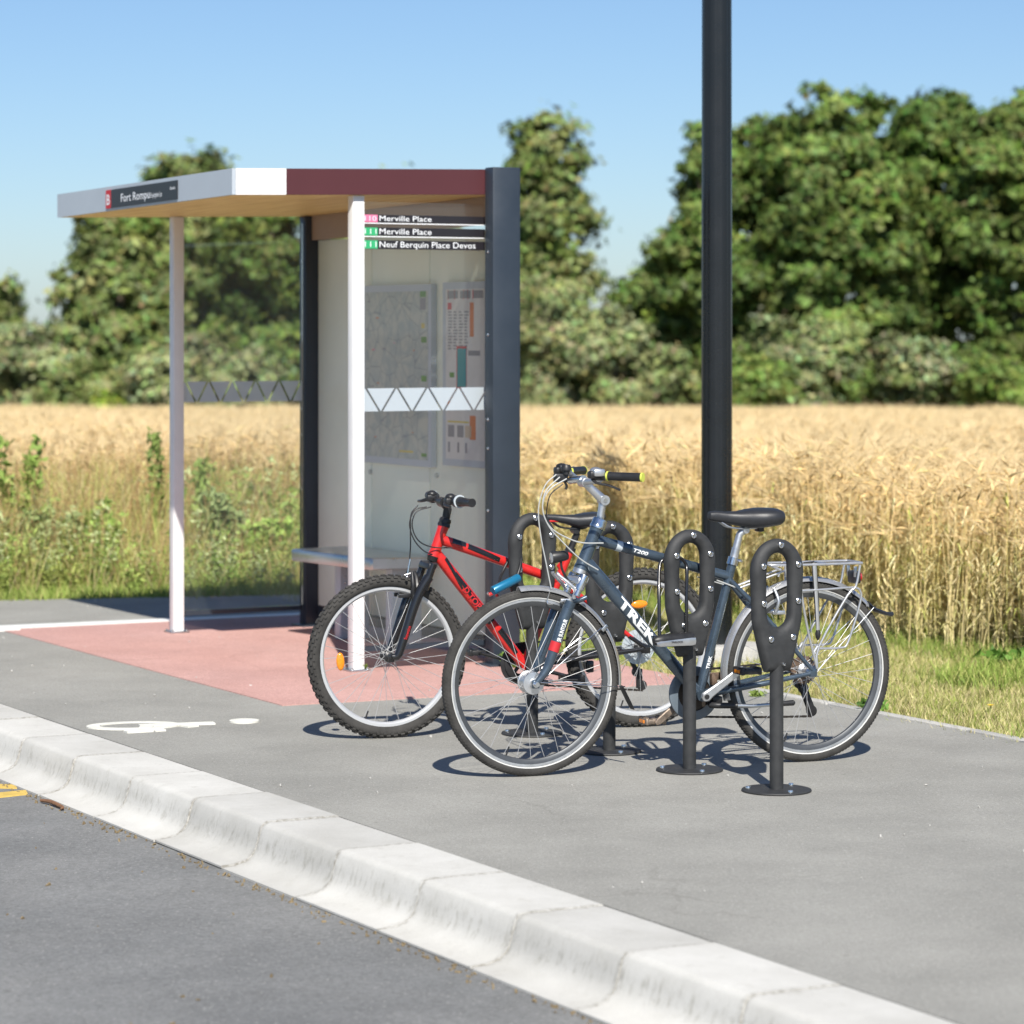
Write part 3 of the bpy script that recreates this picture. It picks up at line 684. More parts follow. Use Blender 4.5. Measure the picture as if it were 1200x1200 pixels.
# ---------------------------------------------------------------- lamp pole
pb = on_z(840, 770); PX, PY = pb.x, pb.y
LP = thing('lamp_post', 'tall black fluted lamp post behind the blue bicycle', 'lamp post', (PX, PY, .07))
m_ = MB(); n = 64; rows = []
for z, r_ in ((.0, .0775), (1.1, .0765), (2.6, .0745), (4.9, .072)):
    rows.append([(PX+(r_-(.0035 if (k % 8) in (0, 1) else 0))*math.cos(2*math.pi*k/n), PY+(r_-(.0035 if (k % 8) in (0, 1) else 0))*math.sin(2*math.pi*k/n), z+.07) for k in range(n)])
m_.grid(rows, True, True); m_.add(rows[-1], [tuple(range(n))], False); m_.add(rows[0], [tuple(range(n-1, -1, -1))], False); part('pole', m_, 'pole_paint', LP)
m_ = MB(); m_.lathe([(0, .2), (.10, .19), (.115, .17), (.115, .13), (.074, .12), (.074, 0), (0, 0)], (PX, PY, 4.97), ZV, 32, False); lh = part('lamp_head', m_, 'pole_paint', LP)
m_ = MB(); m_.lathe([(.076, .085), (.108, .115), (.108, .129), (.076, .118)], (PX, PY, 4.97), ZV, 32); part('diffuser', m_, 'lamp_glass', lh)
m_ = MB(); c = on_z(858, 776.5); m_.lathe([(0, -.08), (.175, -.08), (.175, .055), (.168, .068), (0, .069)], (PX+.06, PY-.02, 0), ZV, 40, False)
tag(m_.build('concrete_footing', 'edging'), 'round concrete footing in the grass under the black lamp post', 'footing'); 

# ---------------------------------------------------------------- bicycle rack posts
def rack_post(px, py, label, first=None):
    p = on_z(px, py)
    rz = math.atan2(VS.y, VS.x)
    if first:
        o = copy_tree(first); o.location = p; o.rotation_euler = (0, 0, rz); o['label'] = label; return o
    root = thing('bicycle_post', label, 'bicycle stand', p, rz, 'bicycle stands in a row along the kerb')
    # local x in the plane of the head, y away from the camera, z up
    m_ = MB(); m_.lathe([(0, .0), (.122, .0), (.124, .003), (.122, .0065), (.118, .0075), (0, .0075)], (0, 0, 0.001), ZV, 48, False); bp = m_.build('base_plate', 'cast_rubber', root)
    for k in range(3):
        a = R(25+120*k); m2 = MB(); m2.lathe([(0, .008), (.009, .008), (.01, .004), (.01, 0)], (.1*math.cos(a), .1*math.sin(a), .008), ZV, 10, False); m2.build('bolt', 'bright_steel', bp)
    m_ = MB(); m_.tube([(0, 0, .006), (0, 0, .50)], .0245, 24); m_.build('post', 'cast_rubber', root)
    m_ = MB(); N_ = 72; c0 = .712; T = .0255
    def outer(x, z):      # signed distance of the outline: capsule above, taper to the foot
        return None
    def half_w(z):        # outer half width at height z
        if z > .772: 
            d = (.890-z)/(.118); return .109*math.sqrt(max(0, 1-(1-min(d, 1))**2)) if d < 1 else .109
        if z > .60: return .109-.012*(.772-z)/.172*.6
        t = (z-.421)/(.60-.421); return .050+(.1018-.050)*t**.9
    def half_h(z):        # hole
        zt, zb_, hw, r_ = .840, .578, .048, .052
        if z > zt-r_: d = (z-(zt-r_))/r_; return hw*math.sqrt(max(0, 1-d*d))
        if z < zb_+r_: d = ((zb_+r_)-z)/r_; return hw*math.sqrt(max(0, 1-d*d))
        return hw
    def cast(fn, dx, dz, far):   # distance along a direction to the outline
        lo, hi = 0, far
        for _ in range(40):
            mid = (lo+hi)/2; z = c0+dz*mid; x = abs(dx*mid)
            if fn is half_w: inside = .421 <= z <= .890 and x <= half_w(z)
            else: inside = .578 <= z <= .840 and x <= half_h(z)
            lo, hi = (mid, hi) if inside else (lo, mid)
        return lo
    angs = [2*math.pi*i/N_ for i in range(N_)]
    for x in (-.050, .050): angs.append(math.atan2(.421-c0, x) % (2*math.pi))
    angs = sorted(angs)
    prof = [0, .02, .06, .12, .2, .3, .4, .5, .6, .7, .8, .88, .94, .98, 1]
    front = []; back = []
    for a in angs:
        dx, dz = math.cos(a), math.sin(a); ro = cast(half_w, dx, dz, .5); ri = cast(half_h, dx, dz, .3)
        fr_ = []; bk = []
        for t in prof:
            r_ = ro+(ri-ro)*t; d = min(t, 1-t)*(ro-ri); rr_ = .033
            h = T*math.sqrt(max(0, 1-(1-min(d/rr_, 1))**2)) if d < rr_ else T
            fr_.append((dx*r_, -h, c0+dz*r_)); bk.append((dx*r_, h, c0+dz*r_))
        front.append(fr_); back.append(bk)
    m_.grid(front+[front[0]]); m_.grid(back+[back[0]])
    head = m_.build('head', 'cast_rubber', root)
    bm = bmesh.new(); bm.from_mesh(head.data); bmesh.ops.remove_doubles(bm, verts=bm.verts[:], dist=.0004); bmesh.ops.recalc_face_normals(bm, faces=bm.faces[:]); bm.to_mesh(head.data); bm.free()
    def px2(x, z, y, yh, rb):
        m2 = MB(); m2.lathe([(0, .004), (rb*.45, .004), (rb*.5, .0015), (rb*.75, .006), (rb, .004), (rb, -.004)], (x, y, z), (0, -1, 0), 16, False); m2.build('bolt', 'bright_steel', head)
    s_ = 1/(332.5*.873)/3.159
    for x, y in ((535, 215), (468, 292), (603, 290), (470, 430), (603, 425), (497, 562), (582, 558)):
        xx = (x-534)*s_; zz = (927-570-y/3.159)/332.5-.0
        px2(xx, zz, -T-.0005, 0, .011)
    px2((545-534)*s_, (357-656/3.159)/332.5, -T-.0005, 0, .006)
    return root
P4 = rack_post(910, 927, 'black keyhole-shaped bicycle stand in front of the blue bicycle\'s rear wheel, nearest the camera')
P3 = rack_post(808, 903, 'black keyhole-shaped bicycle stand with the silver and black lock round it', P4)
P2 = rack_post(714, 881, 'black keyhole-shaped bicycle stand behind the head tube of the blue bicycle', P4)
P1 = rack_post(623.5, 860, 'black keyhole-shaped bicycle stand with the blue lock, beside the red bicycle', P4)

# ---------------------------------------------------------------- bicycles
class Bike:
    """frame of reference of a parked bicycle: local x towards its rear, y away from the camera, z up"""
    def __init__(s, name, label, cat, ox, oy, th, lean=0):
        s.th = th; s.O = Vector((ox, oy, 0)); s.d = Vector((math.cos(th), math.sin(th), 0)); s.n = Vector((-math.sin(th), math.cos(th), 0))
        s.root = thing(name, label, cat, s.O, th)
    def P(s, px, py, y=0):
        p = on_plane(px, py, s.O+s.n*y, s.n); return Vector(((p-s.O).dot(s.d), y, p.z))
    def part(s, name, mb, mat, parent=None): return mb.build(name, mat, parent or s.root)

def wheel(bk, cx, Rt, tr, rim_h, nsp, hub_prof, tyre_mat, rim_mat, knobs=False, stripe=True, flange=.022, fw=.03, side=1, rim_w=None, band=False):
    """wheel (the rim) > tyre, hub, spokes, valve"""
    c = Vector((cx, 0, Rt)); Y = (0, 1, 0); rb = Rt-2*tr; rw = rim_w or tr*.62
    m_ = MB(); m_.lathe([(rb+.006, -rw), (rb+.004, -rw*.7), (rb-.004, 0), (rb+.004, rw*.7), (rb+.006, rw), (rb-rim_h*.5, rw*.98), (rb-rim_h, rw*.55), (rb-rim_h-.002, 0), (rb-rim_h, -rw*.55), (rb-rim_h*.5, -rw*.98)], c, Y, 72); wh = bk.part('wheel', m_, rim_mat)
    if band:
        for sg in (-1, 1):
            m_ = MB(); m_.lathe([(rb+.0045, sg*(rw+.0006)), (rb-.0045, sg*(rw+.0004)), (rb-.0045, sg*(rw-.002)), (rb+.0045, sg*(rw-.002))], c, Y, 72); bk.part('brake_track', m_, 'alu', wh)
    m_ = MB(); prof = []
    for k in range(16):
        a = 2*math.pi*k/16; prof.append((Rt-tr+tr*math.cos(a), tr*(1.0 if abs(math.sin(a)) > .5 else .98)*math.sin(a)))
    m_.lathe(prof, c, Y, 96)
    if knobs:
        nk = 66
        for k in range(nk):
            for j, (aa, off) in enumerate(((-48, .5), (-18, 0), (18, 0), (48, .5), (-74, 0), (74, 0))):
                a = 2*math.pi*(k+off)/nk; ph = R(aa); d = Vector((math.cos(a), 0, math.sin(a))); t = Vector((-math.sin(a), 0, math.cos(a)))
                o = d*math.cos(ph)+Vector((0, 1, 0))*math.sin(ph); b = t.cross(o)
                ce = c+d*(Rt-tr)+o*(tr+.0015); m_.box(ce, (.0085 if abs(aa) < 60 else .006, .0048 if abs(aa) < 60 else .0035, .0032), (t, b, o))
    else:
        nk = 150
        for k in range(nk):
            for aa in (-34, 34, -62, 62):
                a = 2*math.pi*(k+(.5 if abs(aa) > 40 else 0))/nk; ph = R(aa); d = Vector((math.cos(a), 0, math.sin(a))); t = Vector((-math.sin(a), 0, math.cos(a)))
                o = d*math.cos(ph)+Vector((0, 1, 0))*math.sin(ph); b = t.cross(o); t2 = (t+b*.5*(1 if aa > 0 else -1)).normalized()
                m_.box(c+d*(Rt-tr)+o*(tr+.0002), (.0042, .0028, .0012), (t2, o.cross(t2), o))
    ty = bk.part('tyre', m_, tyre_mat, wh)
    if stripe:
        for sg in (-1, 1):
            m_ = MB(); a0 = R(128); r0 = Rt-tr+tr*math.cos(a0); y0 = sg*tr*math.sin(a0)
            m_.lathe([(r0+.0022, y0+sg*.0012), (r0-.0022, y0-sg*.0002), (r0-.002, y0-sg*.002), (r0+.002, y0-sg*.001)], c, Y, 72); bk.part('reflective_stripe', m_, 'grey_reflect', ty)
    hp, hm = hub_prof; m_ = MB(); m_.lathe(hp, c, Y, 28, False); hb = bk.part('hub', m_, hm, wh)
    # spokes: one mesh shared by all
    rr = rb-rim_h; L_ = None; sme = None
    for k in range(nsp):
        sg = 1 if k % 2 else -1; pair = (k//2) % 2; a_r = 2*math.pi*k/nsp; a_h = a_r+R(62)*(1 if pair else -1)
        A = c+Vector((math.cos(a_h)*flange, sg*fw, math.sin(a_h)*flange)); B = c+Vector((math.cos(a_r)*rr, sg*.003, math.sin(a_r)*rr)); d = B-A
        if sme is None:
            ms = MB(); ms.tube([(0, 0, 0), (0, 0, d.length)], .0011, 5); sme = ms.mesh('spoke'); sme.materials.append(MATS['spoke_steel'])
        o = bpy.data.objects.new('spoke', sme); COL.objects.link(o); o.parent = wh; o.location = A
        o.rotation_mode = 'QUATERNION'; o.rotation_quaternion = d.to_track_quat('Z', 'Y')
    m_ = MB(); a = R(250); d = Vector((math.cos(a), 0, math.sin(a))); m_.tube([c+d*(rr+.004), c+d*(rr-.035)], .0032, 8); bk.part('valve', m_, 'black_plastic', wh)
    return wh, c

def reflector(bk, wh, c, ang, rad, y):
    m_ = MB(); d = Vector((math.cos(ang), 0, math.sin(ang))); t = Vector((-math.sin(ang), 0, math.cos(ang)))
    m_.ball(c+d*rad+Vector((0, y, 0)), (.036, .017, .008), (t, d, Vector((0, 1, 0))), 16, 8); bk.part('reflector', m_, 'orange_reflector', wh)

def fender(bk, c, r, a0, a1, width, mat, name='mudguard'):
    m_ = MB(); rows_o = []; n = 40; k = 9; rows = []
    for i in range(n+1):
        a = R(a0+(a1-a0)*i/n); d = Vector((math.cos(a), 0, math.sin(a))); row = []
        for j in range(k):
            t = (j/(k-1)-.5)*2; row.append(c+d*(r-.016*t*t)+Vector((0, t*width/2, 0)))
        for j in range(k-1, -1, -1):
            t = (j/(k-1)-.5)*2; row.append(c+d*(r-.0016-.016*t*t)+Vector((0, t*width/2*.985, 0)))
        rows.append(row)
    m_.grid(rows, True, True); m_.add(rows[0], [tuple(range(2*k))], False); m_.add(rows[-1], [tuple(range(2*k-1, -1, -1))], False)
    return bk.part(name, m_, mat)

def saddle(bk, secs, mat, name='saddle'):
    """secs: (x, half width, top z, bottom z) along the saddle"""
    m_ = MB(); rows = []; n = 20
    for x, hw, zt, zb in secs:
        row = []
        for k in range(n):
            a = 2*math.pi*k/n; cs, sn = math.cos(a), math.sin(a)
            yy = hw*(abs(cs)**.75)*(1 if cs > 0 else -1); zz = (zt+zb)/2+(zt-zb)/2*(abs(sn)**.7)*(1 if sn > 0 else -1)
            row.append((x, yy, zz))
        rows.append(row)
    m_.grid(rows, True, True); m_.add(rows[0], [tuple(range(n-1, -1, -1))]); m_.add(rows[-1], [tuple(range(n))])
    return bk.part(name, m_, mat)

def tube_text(bk, parent, txt, A, B, rad, start, length, height, mat, bold=.03, shear=0, flip=False):
    """lettering wrapped on the near side of a tube from A to B"""
    ax = (B-A).normalized(); out = Vector((0, -1, 0)); out = (out-ax*out.dot(ax)).normalized(); up = out.cross(ax) 
    if up.z < 0 and not flip: up = -up
    m_ = MB(); text_on(m_, txt, A+ax*start-(Vector((0, 0, 0))), ax, up, width=length, height=height, bold=bold, shear=shear, sub=3, wrap=(out, rad+.0009))
    # centre the line on the tube's flank
    off = height/2/ (rad+.0009); rot = Matrix.Rotation(off if up.cross(out).dot(ax) > 0 else -off, 4, ax)
    m_.v = [tuple((A+rot @ (Vector(v)-A))) for v in m_.v]
    return bk.part('lettering', m_, mat, parent)
def tube_patch(bk, parent, name, A, B, rad, s0, s1, mat, a0=-180, a1=180, lift=.0007, taper=None):
    ax = (B-A).normalized(); out = Vector((0, -1, 0)); out = (out-ax*out.dot(ax)).normalized(); up = out.cross(ax)
    if up.z < 0: up = -up
    m_ = MB(); rows = []
    for i in range(9):
        t = i/8; s_ = s0+(s1-s0)*t; row = []
        lo, hi = (a0, a1)
        if taper: lo = taper[0][0]*(1-t)+taper[1][0]*t; hi = taper[0][1]*(1-t)+taper[1][1]*t
        for k in range(13):
            a = R(lo+(hi-lo)*k/12); row.append(A+ax*s_+(out*math.cos(a)+up*math.sin(a))*((rad(s_) if callable(rad) else rad)+lift))
        rows.append(row)
    m_.grid(rows); return bk.part(name, m_, mat, parent)

# ---------- blue trekking bicycle
T = Bike('bicycle', 'blue grey trekking bicycle with silver mudguards, luggage carrier and white frame lettering', 'bicycle', .068, 11.192, R(19.9))
RT_ = .3405; TR = .0195
hubF = ([(0, -.052), (.008, -.052), (.0085, -.045), (.017, -.044), (.018, -.036), (.040, -.034), (.0415, -.031), (.0415, -.026), (.037, -.024), (.037, .02), (.0415, .022), (.0415, .028), (.022, .03), (.018, .04), (.008, .042), (.008, .052), (0, .052)], 'alu')
xr = T.P(946, 789).x
whF, cF = wheel(T, 0, RT_, TR, .022, 32, hubF, 'tyre', 'rim_dark', fw=.026, flange=.034, band=True)
hubR = ([(0, -.066), (.007, -.066), (.008, -.055), (.014, -.05), (.024, -.04), (.024, -.036), (.013, -.03), (.013, .02), (.026, .026), (.026, .03), (.015, .032), (.015, .06), (.007, .062), (.007, .066), (0, .066)], 'alu')
whR, cR = wheel(T, xr, RT_, TR, .022, 32, hubR, 'tyre', 'rim_dark', fw=.036, flange=.022, band=True)
def PT(px, py, y=0): return T.P(px, py, y)
BB = PT(819, 814); BB.y = 0
HTt, HTb = PT(699.5, 619), PT(680.5, 667)
STt = PT(859, 657); TTf = PT(696, 632); TTr = PT(852.5, 675); DTf = PT(684, 655)
SSt = PT(854, 678)
m_ = MB()
m_.tube([HTt, HTt.lerp(HTb, .1), HTt.lerp(HTb, .5), HTt.lerp(HTb, .9), HTb], [.0255, .024, .0235, .0255, .0275], 24)
m_.tube([TTf, TTr], [.0195, .0175], 20); m_.tube([DTf, DTf.lerp(BB, .15), BB], [.023, .0245, .0225], 22)
m_.tube([STt, BB], .0168, 20); m_.cyl(BB+Vector((0, -.036, 0)), BB+Vector((0, .036, 0)), .0215, 22)
for sg in (-1, 1):
    dr = cR+Vector((0, sg*.066, 0))
    m_.tube([BB+Vector((.01, sg*.025, 0)), BB.lerp(cR, .3)+Vector((0, sg*.036, 0)), BB.lerp(cR, .55)+Vector((0, sg*.058, 0)), dr+Vector((-.02, 0, -.002))], [.0115, .0125, .0105, .008], 14, spline=5)
    m_.tube([SSt+Vector((0, sg*.014, -.005)), SSt.lerp(cR, .25)+Vector((0, sg*.036, 0)), SSt.lerp(cR, .6)+Vector((0, sg*.055, 0)), dr+Vector((-.012, 0, .012))], [.009, .0095, .009, .0075], 14, spline=5)
    m_.bbox(dr+Vector((-.008, 0, .0)), (.016, .003, .015), None, .002)
m_.tube([SSt.lerp(cR, .22)+Vector((0, -.034, 0)), SSt.lerp(cR, .22)+Vector((0, .034, 0))], .008, 10)
FRT = T.part('frame', m_, 'blue_frame')
m_ = MB(); m_.lathe([(.0185, .036), (.026, .036), (.0275, .03), (.0275, .012), (.029, .008), (.0285, 0), (.0185, 0)], HTt, (HTt-HTb), 24, False); T.part('headset', m_, 'bright_steel', FRT)
m_ = MB(); m_.lathe([(.0165, .012), (.0215, .012), (.0215, -.016), (.0165, -.016)], STt, (STt-BB), 20, False); m_.tube([STt+Vector((.02, -.004, 0)), STt+Vector((.022, -.03, .0))], .005, 8); T.part('seat_clamp', m_, 'bright_steel', FRT)
DL = (BB-DTf).length
s_t = (PT(727, 697)-DTf).dot((BB-DTf).normalized()); s_e = (PT(772, 749)-DTf).dot((BB-DTf).normalized())
tube_text(T, FRT, 'TREK', DTf, BB, .0238, s_t, s_e-s_t, .036, 'decal_white', .04, -.15)
tube_patch(T, FRT, 'tube_band', TTf, TTr, .0192, .088, .112, 'decal_grey')
tube_text(T, FRT, 'T200', TTf, TTr, .0188, .155, .06, .014, 'decal_white', .02, .2)
sa = (PT(845, 695)-STt).length
tube_text(T, FRT, 'TREK', BB, STt, .0172, .10, .05, .013, 'decal_white', .03)
# seatpost and saddle
SP = (STt-BB).normalized(); Sc = STt+SP*.118
m_ = MB(); m_.tube([STt-SP*.02, STt+SP*.045], .0158, 18); m_.tube([STt+SP*.045, STt+SP*.048], .0175, 18); m_.tube([STt+SP*.048, STt+SP*.1, Sc+Vector((.012, 0, .0))], [.0135, .0135, .0155], 18); m_.cyl(Sc+Vector((.014, -.022, .0)), Sc+Vector((.014, .022, 0)), .0125, 14)
T.part('seatpost', m_, 'alu')
z0 = PT(870, 597).z
x0 = PT(829.5, 603).x; x1 = PT(913, 605).x; Ls = x1-x0
zn = PT(835, 599).z
secs = [(x0, .006, zn-.010, zn-.028), (x0+.006, .017, zn-.002, zn-.034), (x0+.03, .021, zn+.001, zn-.040), (x0+.07, .024, zn-.003, zn-.046), (x0+.12, .04, zn-.002, zn-.058), (x0+.16, .066, zn+.005, zn-.066), (x0+.20, .085, zn+.009, zn-.067), (x0+.235, .09, zn+.009, zn-.062), (x0+Ls-.022, .086, zn+.007, zn-.058), (x0+Ls-.008, .074, zn+.001, zn-.05), (x0+Ls-.001, .055, zn-.008, zn-.040), (x0+Ls+.001, .03, zn-.016, zn-.032)]
sad = saddle(T, secs, 'saddle')
m_ = MB()
for sg in (-1, 1): m_.tube([(x0+.05, sg*.012, zn-.042), (x0+.09, sg*.02, zn-.062), (x0+.17, sg*.021, zn-.066), (x0+.22, sg*.03, zn-.056)], .0035, 8, spline=4)
T.part('saddle_rail', m_, 'steel', sad)
m_ = MB(); m_.bbox((x0+.21, 0, zn-.07), (.012, .02, .01), None, .004); T.part('saddle_clip', m_, 'black_plastic', sad)
# fork with suspension legs
CR = PT(676.5, 679); SAX_ = (HTb-HTt).normalized()
m_ = MB(); m_.tube([HTb-SAX_*.002, HTb+SAX_*.018], .026, 20); m_.bbox(CR, (.022, .064, .014), (Vector((1, 0, 0)), Vector((0, 1, 0)), -SAX_), .008)
low = [PT(668.5, 705, -.05), PT(660, 727, -.05), PT(647.5, 765, -.05), PT(640, 785, -.05), PT(628, 800, -.05)]
FK = T.part('fork', m_, 'alu')
for sg in (-1, 1):
    f = lambda p: Vector((p.x, sg*.052, p.z))
    m_ = MB(); m_.tube([f(CR-SAX_*.012), f(CR+SAX_*.06)], .0125, 16); m_.lathe([(.0125, .03), (.017, .03), (.018, .02), (.018, -.02), (.0165, -.026), (.0125, -.026)], f(CR+SAX_*.005), SAX_, 18, False); T.part('stanchion', m_, 'bright_steel', FK)
    m_ = MB(); hub = Vector((0, sg*.052, RT_)); q = [f(low[0]), f(low[1]), f(low[2]), f(low[3]), hub]
    m_.tube(q, [.0205, .021, .0185, .016, .012], 18, spline=6); m_.bbox(hub+Vector((.0, 0, 0)), (.014, .004, .016), None, .003); lg = T.part('fork_leg', m_, 'blue_frame', FK)
    if sg < 0:
        tube_patch(T, lg, 'tube_band', q[1], q[2], .0192, .082, .118, 'decal_red', lift=.0012)
        tube_text(T, lg, 'SR SUNTOUR', q[2], q[1], .0203, .045, .085, .016, 'decal_white', .03)
m_ = MB(); m_.tube([Vector((CR.x+.014, -.06, CR.z-.06)), Vector((CR.x-.02, -.045, CR.z-.075)), Vector((CR.x-.02, .045, CR.z-.075)), Vector((CR.x+.014, .06, CR.z-.06))], .009, 10, spline=4); T.part('fork_brace', m_, 'blue_frame', FK)
# axle nuts
m_ = MB()
for sg in (-1, 1): m_.cyl(cF+Vector((0, sg*.052, 0)), cF+Vector((0, sg*.074, 0)), .0085, 6); m_.cyl(cF+Vector((0, sg*.055, 0)), cF+Vector((0, sg*.060, 0)), .013, 16)
T.part('axle_nut', m_, 'bright_steel', whF)
m_ = MB(); m_.bbox(cF+Vector((.03, -.045, .004)), (.02, .01, .008), None, .004); m_.tube([cF+Vector((.045, -.045, .004)), cF+Vector((.1, -.06, .012)), cF+Vector((.16, -.06, .01))], .003, 6, spline=5); T.part('dynamo_plug', m_, 'black_plastic', whF)
# brakes on the front rim
m_ = MB(); 
for sg in (-1, 1):
    b0 = Vector((CR.x-.012, sg*.045, CR.z-.075)); b1 = PT(652, 680, 0); m_.tube([Vector((b0.x-.02, sg*.045, b0.z+.01)), Vector((b0.x-.018, sg*.05, b0.z+.045)), Vector((b1.x, sg*.03, b1.z+.02)), Vector((b1.x-.004, sg*.022, b1.z+.03))], [.008, .0075, .006, .005], 10, spline=4)
    m_.bbox(Vector((b0.x-.035, sg*.028, b0.z+.002)), (.03, .007, .007), None, .003)
T.part('front_brake', m_, 'alu')
# stem and handlebar
st0 = HTt+Vector((0, 0, .03)); K1 = PT(707, 586); CL = PT(684.5, 565)
m_ = MB(); m_.tube([HTt+(HTt-HTb).normalized()*.03, PT(704.5, 600), K1], [.0145, .0135, .0155], 18); m_.cyl(K1+Vector((0, -.02, 0)), K1+Vector((0, .02, 0)), .0185, 18); m_.tube([K1, CL], [.0175, .0135], 16); m_.cyl(CL+Vector((0, -.026, 0)), CL+Vector((0, .026, 0)), .0185, 18)
ST = T.part('stem', m_, 'alu'); m_ = MB(); m_.cyl(K1+Vector((0, -.0205, 0)), K1+Vector((0, -.023, 0)), .008, 12); T.part('bolt', m_, 'bright_steel', ST)
gE = PT(750, 559.5, -.275); gS = PT(713, 558, -.20)
def barpt(sg): return [CL, CL+Vector((-.004, sg*.05, .004)), CL+Vector((.008, sg*.12, .012)), Vector((gS.x, sg*.195, gS.z)), Vector((gE.x, sg*.29, gE.z+.001))]
m_ = MB(); L1 = barpt(-1); L2 = barpt(1); m_.tube(L2[::-1]+L1[1:], .0115, 14, spline=6); HB = T.part('handlebar', m_, 'alu')
for sg in (-1, 1):
    B_ = barpt(sg); A, E = B_[3], B_[4]; d = (E-A).normalized()
    m_ = MB(); m_.tube([A+d*.004, A+d*.012, E-d*.01, E], [.0165, .0155, .0155, .0165], 18); g = T.part('grip', m_, 'black_plastic', HB)
    m_ = MB(); m_.tube([E, E+d*.006], [.0172, .0165], 18); m_.tube([A-d*.003, A+d*.003], .0178, 18); T.part('grip_ring', m_, 'yellow_green', g)
    m_ = MB(); p = A-d*.03; m_.cyl(p-d*.022, p+d*.018, .0175, 16); m_.bbox(p+Vector((-.022, 0, .004)), (.024, .02, .014), None, .008); sh = T.part('shifter', m_, 'black_plastic', HB)
    m_ = MB(); m_.bbox(p+Vector((-.012, -.016, .012)), (.022, .012, .014), None, .007); m_.ball(p+Vector((-.018, 0, .02)), (.022, .02, .012), None, 12, 8); T.part('shifter_cover', m_, 'alu' if sg < 0 else 'black_plastic', sh)
    m_ = MB(); q = p+Vector((-.03, 0, -.012)); m_.tube([q, q+d*.03+Vector((-.012, 0, -.012)), q+d*.07+Vector((-.004, 0, -.02)), q+d*.105+Vector((.004, 0, -.035))], [.008, .0065, .006, .0055], 10, spline=4, flat=.7); T.part('brake_lever', m_, 'black_plastic', HB)
m_ = MB(); p = PT(663.5, 551, .10); m_.lathe([(0, .022), (.014, .02), (.019, .012), (.0195, 0), (.0, 0)], p, ZV, 20, False); m_.cyl(p-Vector((0, 0, .016)), p+Vector((0, 0, .002)), .012, 12); m_.tube([p+Vector((.012, 0, .008)), p+Vector((.03, -.006, .012))], .003, 6); T.part('bell', m_, 'black_plastic', HB)
p = PT(657, 560, .12); m_ = MB(); m_.bbox(p, (.024, .02, .016), None, .006); m_.tube([p+Vector((.01, -.01, -.01)), p+Vector((.02, -.01, -.03)), p+Vector((.016, -.01, -.042))], .005, 8, spline=3); T.part('brake_clamp', m_, 'black_plastic', HB)
m_ = MB(); q = [PT(668, 563, .09), PT(676, 562, .05), PT(684, 562, .0), PT(700, 563, -.06)]; m_.tube([q[0], q[1], q[2]], [.013, .014, .016], 12); T.part('bar_clamp', m_, 'bright_steel', HB)
for pts, y, mt, r_ in (([(652, 556), (640, 567), (633, 585), (631, 603), (634, 630), (640, 660), (646, 690)], -.02, 'cable_grey', .0024), ([(664, 561), (646, 572), (637, 586), (637, 603), (646, 619), (664, 630), (682, 636), (707, 636.5)], -.035, 'cable_grey', .0026), ([(656, 559), (640, 575), (636, 597), (644, 618), (660, 636), (680, 655), (701, 668)], -.04, 'cable_grey', .0026), ([(660, 567), (645, 580), (640.5, 600), (642, 612)], .04, 'cable_black', .0024)):
    m_ = MB(); m_.tube([PT(x, yy, y) for x, yy in pts], r_, 8, spline=6); T.part('cable', m_, mt, HB)
m_ = MB(); m_.tube([PT(645, 690, -.02), PT(641, 706, -.02), PT(648, 708, -.03)], .0028, 6, spline=4); T.part('cable', m_, 'bright_steel', HB)
m_ = MB(); m_.tube([PT(840, 680, -.018), PT(856, 686, -.02), PT(872, 692, -.03)], .003, 6, spline=4); m_.tube([PT(817, 676, -.02), PT(848, 685, -.02)], .0024, 6); T.part('cable', m_, 'cable_grey', FRT)
# mudguards
RF = RT_+.014
fF = fender(T, cF, RF, 98, -4, .050, 'silver_fender'); fR = fender(T, cR, RF+.002, 196, 44, .050, 'silver_fender')
def flap(c, r, a0, pts, parent):
    m_ = MB(); rows = []
    for x, z, hw in pts: rows.append([(x, -hw, z), (x, -hw*.5, z+.008), (x, hw*.5, z+.008), (x, hw, z), (x, hw*.5, z-.006), (x, -hw*.5, z-.006)])
    m_.grid(rows, True, True); m_.add(rows[-1], [tuple(range(6))]); T.part('mud_flap', m_, 'black_plastic', parent)
e = R(44); ex, ez = cR.x+math.cos(e)*RF, cR.z+math.sin(e)*RF; pe = PT(1046, 719.5)
flap(cR, RF, 44, [(ex-.006, ez+.002, .022), (ex+.02, ez-.022, .028), (ex+(pe.x-ex)*.65, pe.z+.004, .032), (pe.x-.01, pe.z-.002, .028), (pe.x, pe.z, .012)], fR)
m_ = MB(); e = R(-4); base = cF+Vector((math.cos(e)*RF, 0, math.sin(e)*RF)); rows = []
for t, hw in ((0, .024), (.3, .027), (.7, .028), (1, .024)):
    p = base.lerp(PT(741, 831), t); rows.append([(p.x, -hw, p.z), (p.x+.006, 0, p.z), (p.x, hw, p.z), (p.x-.003, 0, p.z)])
m_.grid(rows, True, True); m_.add(rows[-1], [(0, 1, 2, 3)]); T.part('mud_flap', m_, 'black_plastic', fF)
m_ = MB()
for sg in (-1, 1):
    for px, py in ((706, 735), (728, 803.5)):
        q = PT(px, py); m_.tube([cF+Vector((.012, sg*.06, .006)), Vector((q.x-.02, sg*.034, q.z)), Vector((q.x+.004, sg*.027, q.z))], .002, 6)
T.part('mudguard_stay', m_, 'bright_steel', fF)
m_ = MB()
for sg in (-1, 1):
    q = PT(1022, 711); m_.tube([cR+Vector((.01, sg*.072, .01)), Vector((q.x-.01, sg*.034, q.z)), Vector((q.x, sg*.027, q.z))], .002, 6)
T.part('mudguard_stay', m_, 'bright_steel', fR)
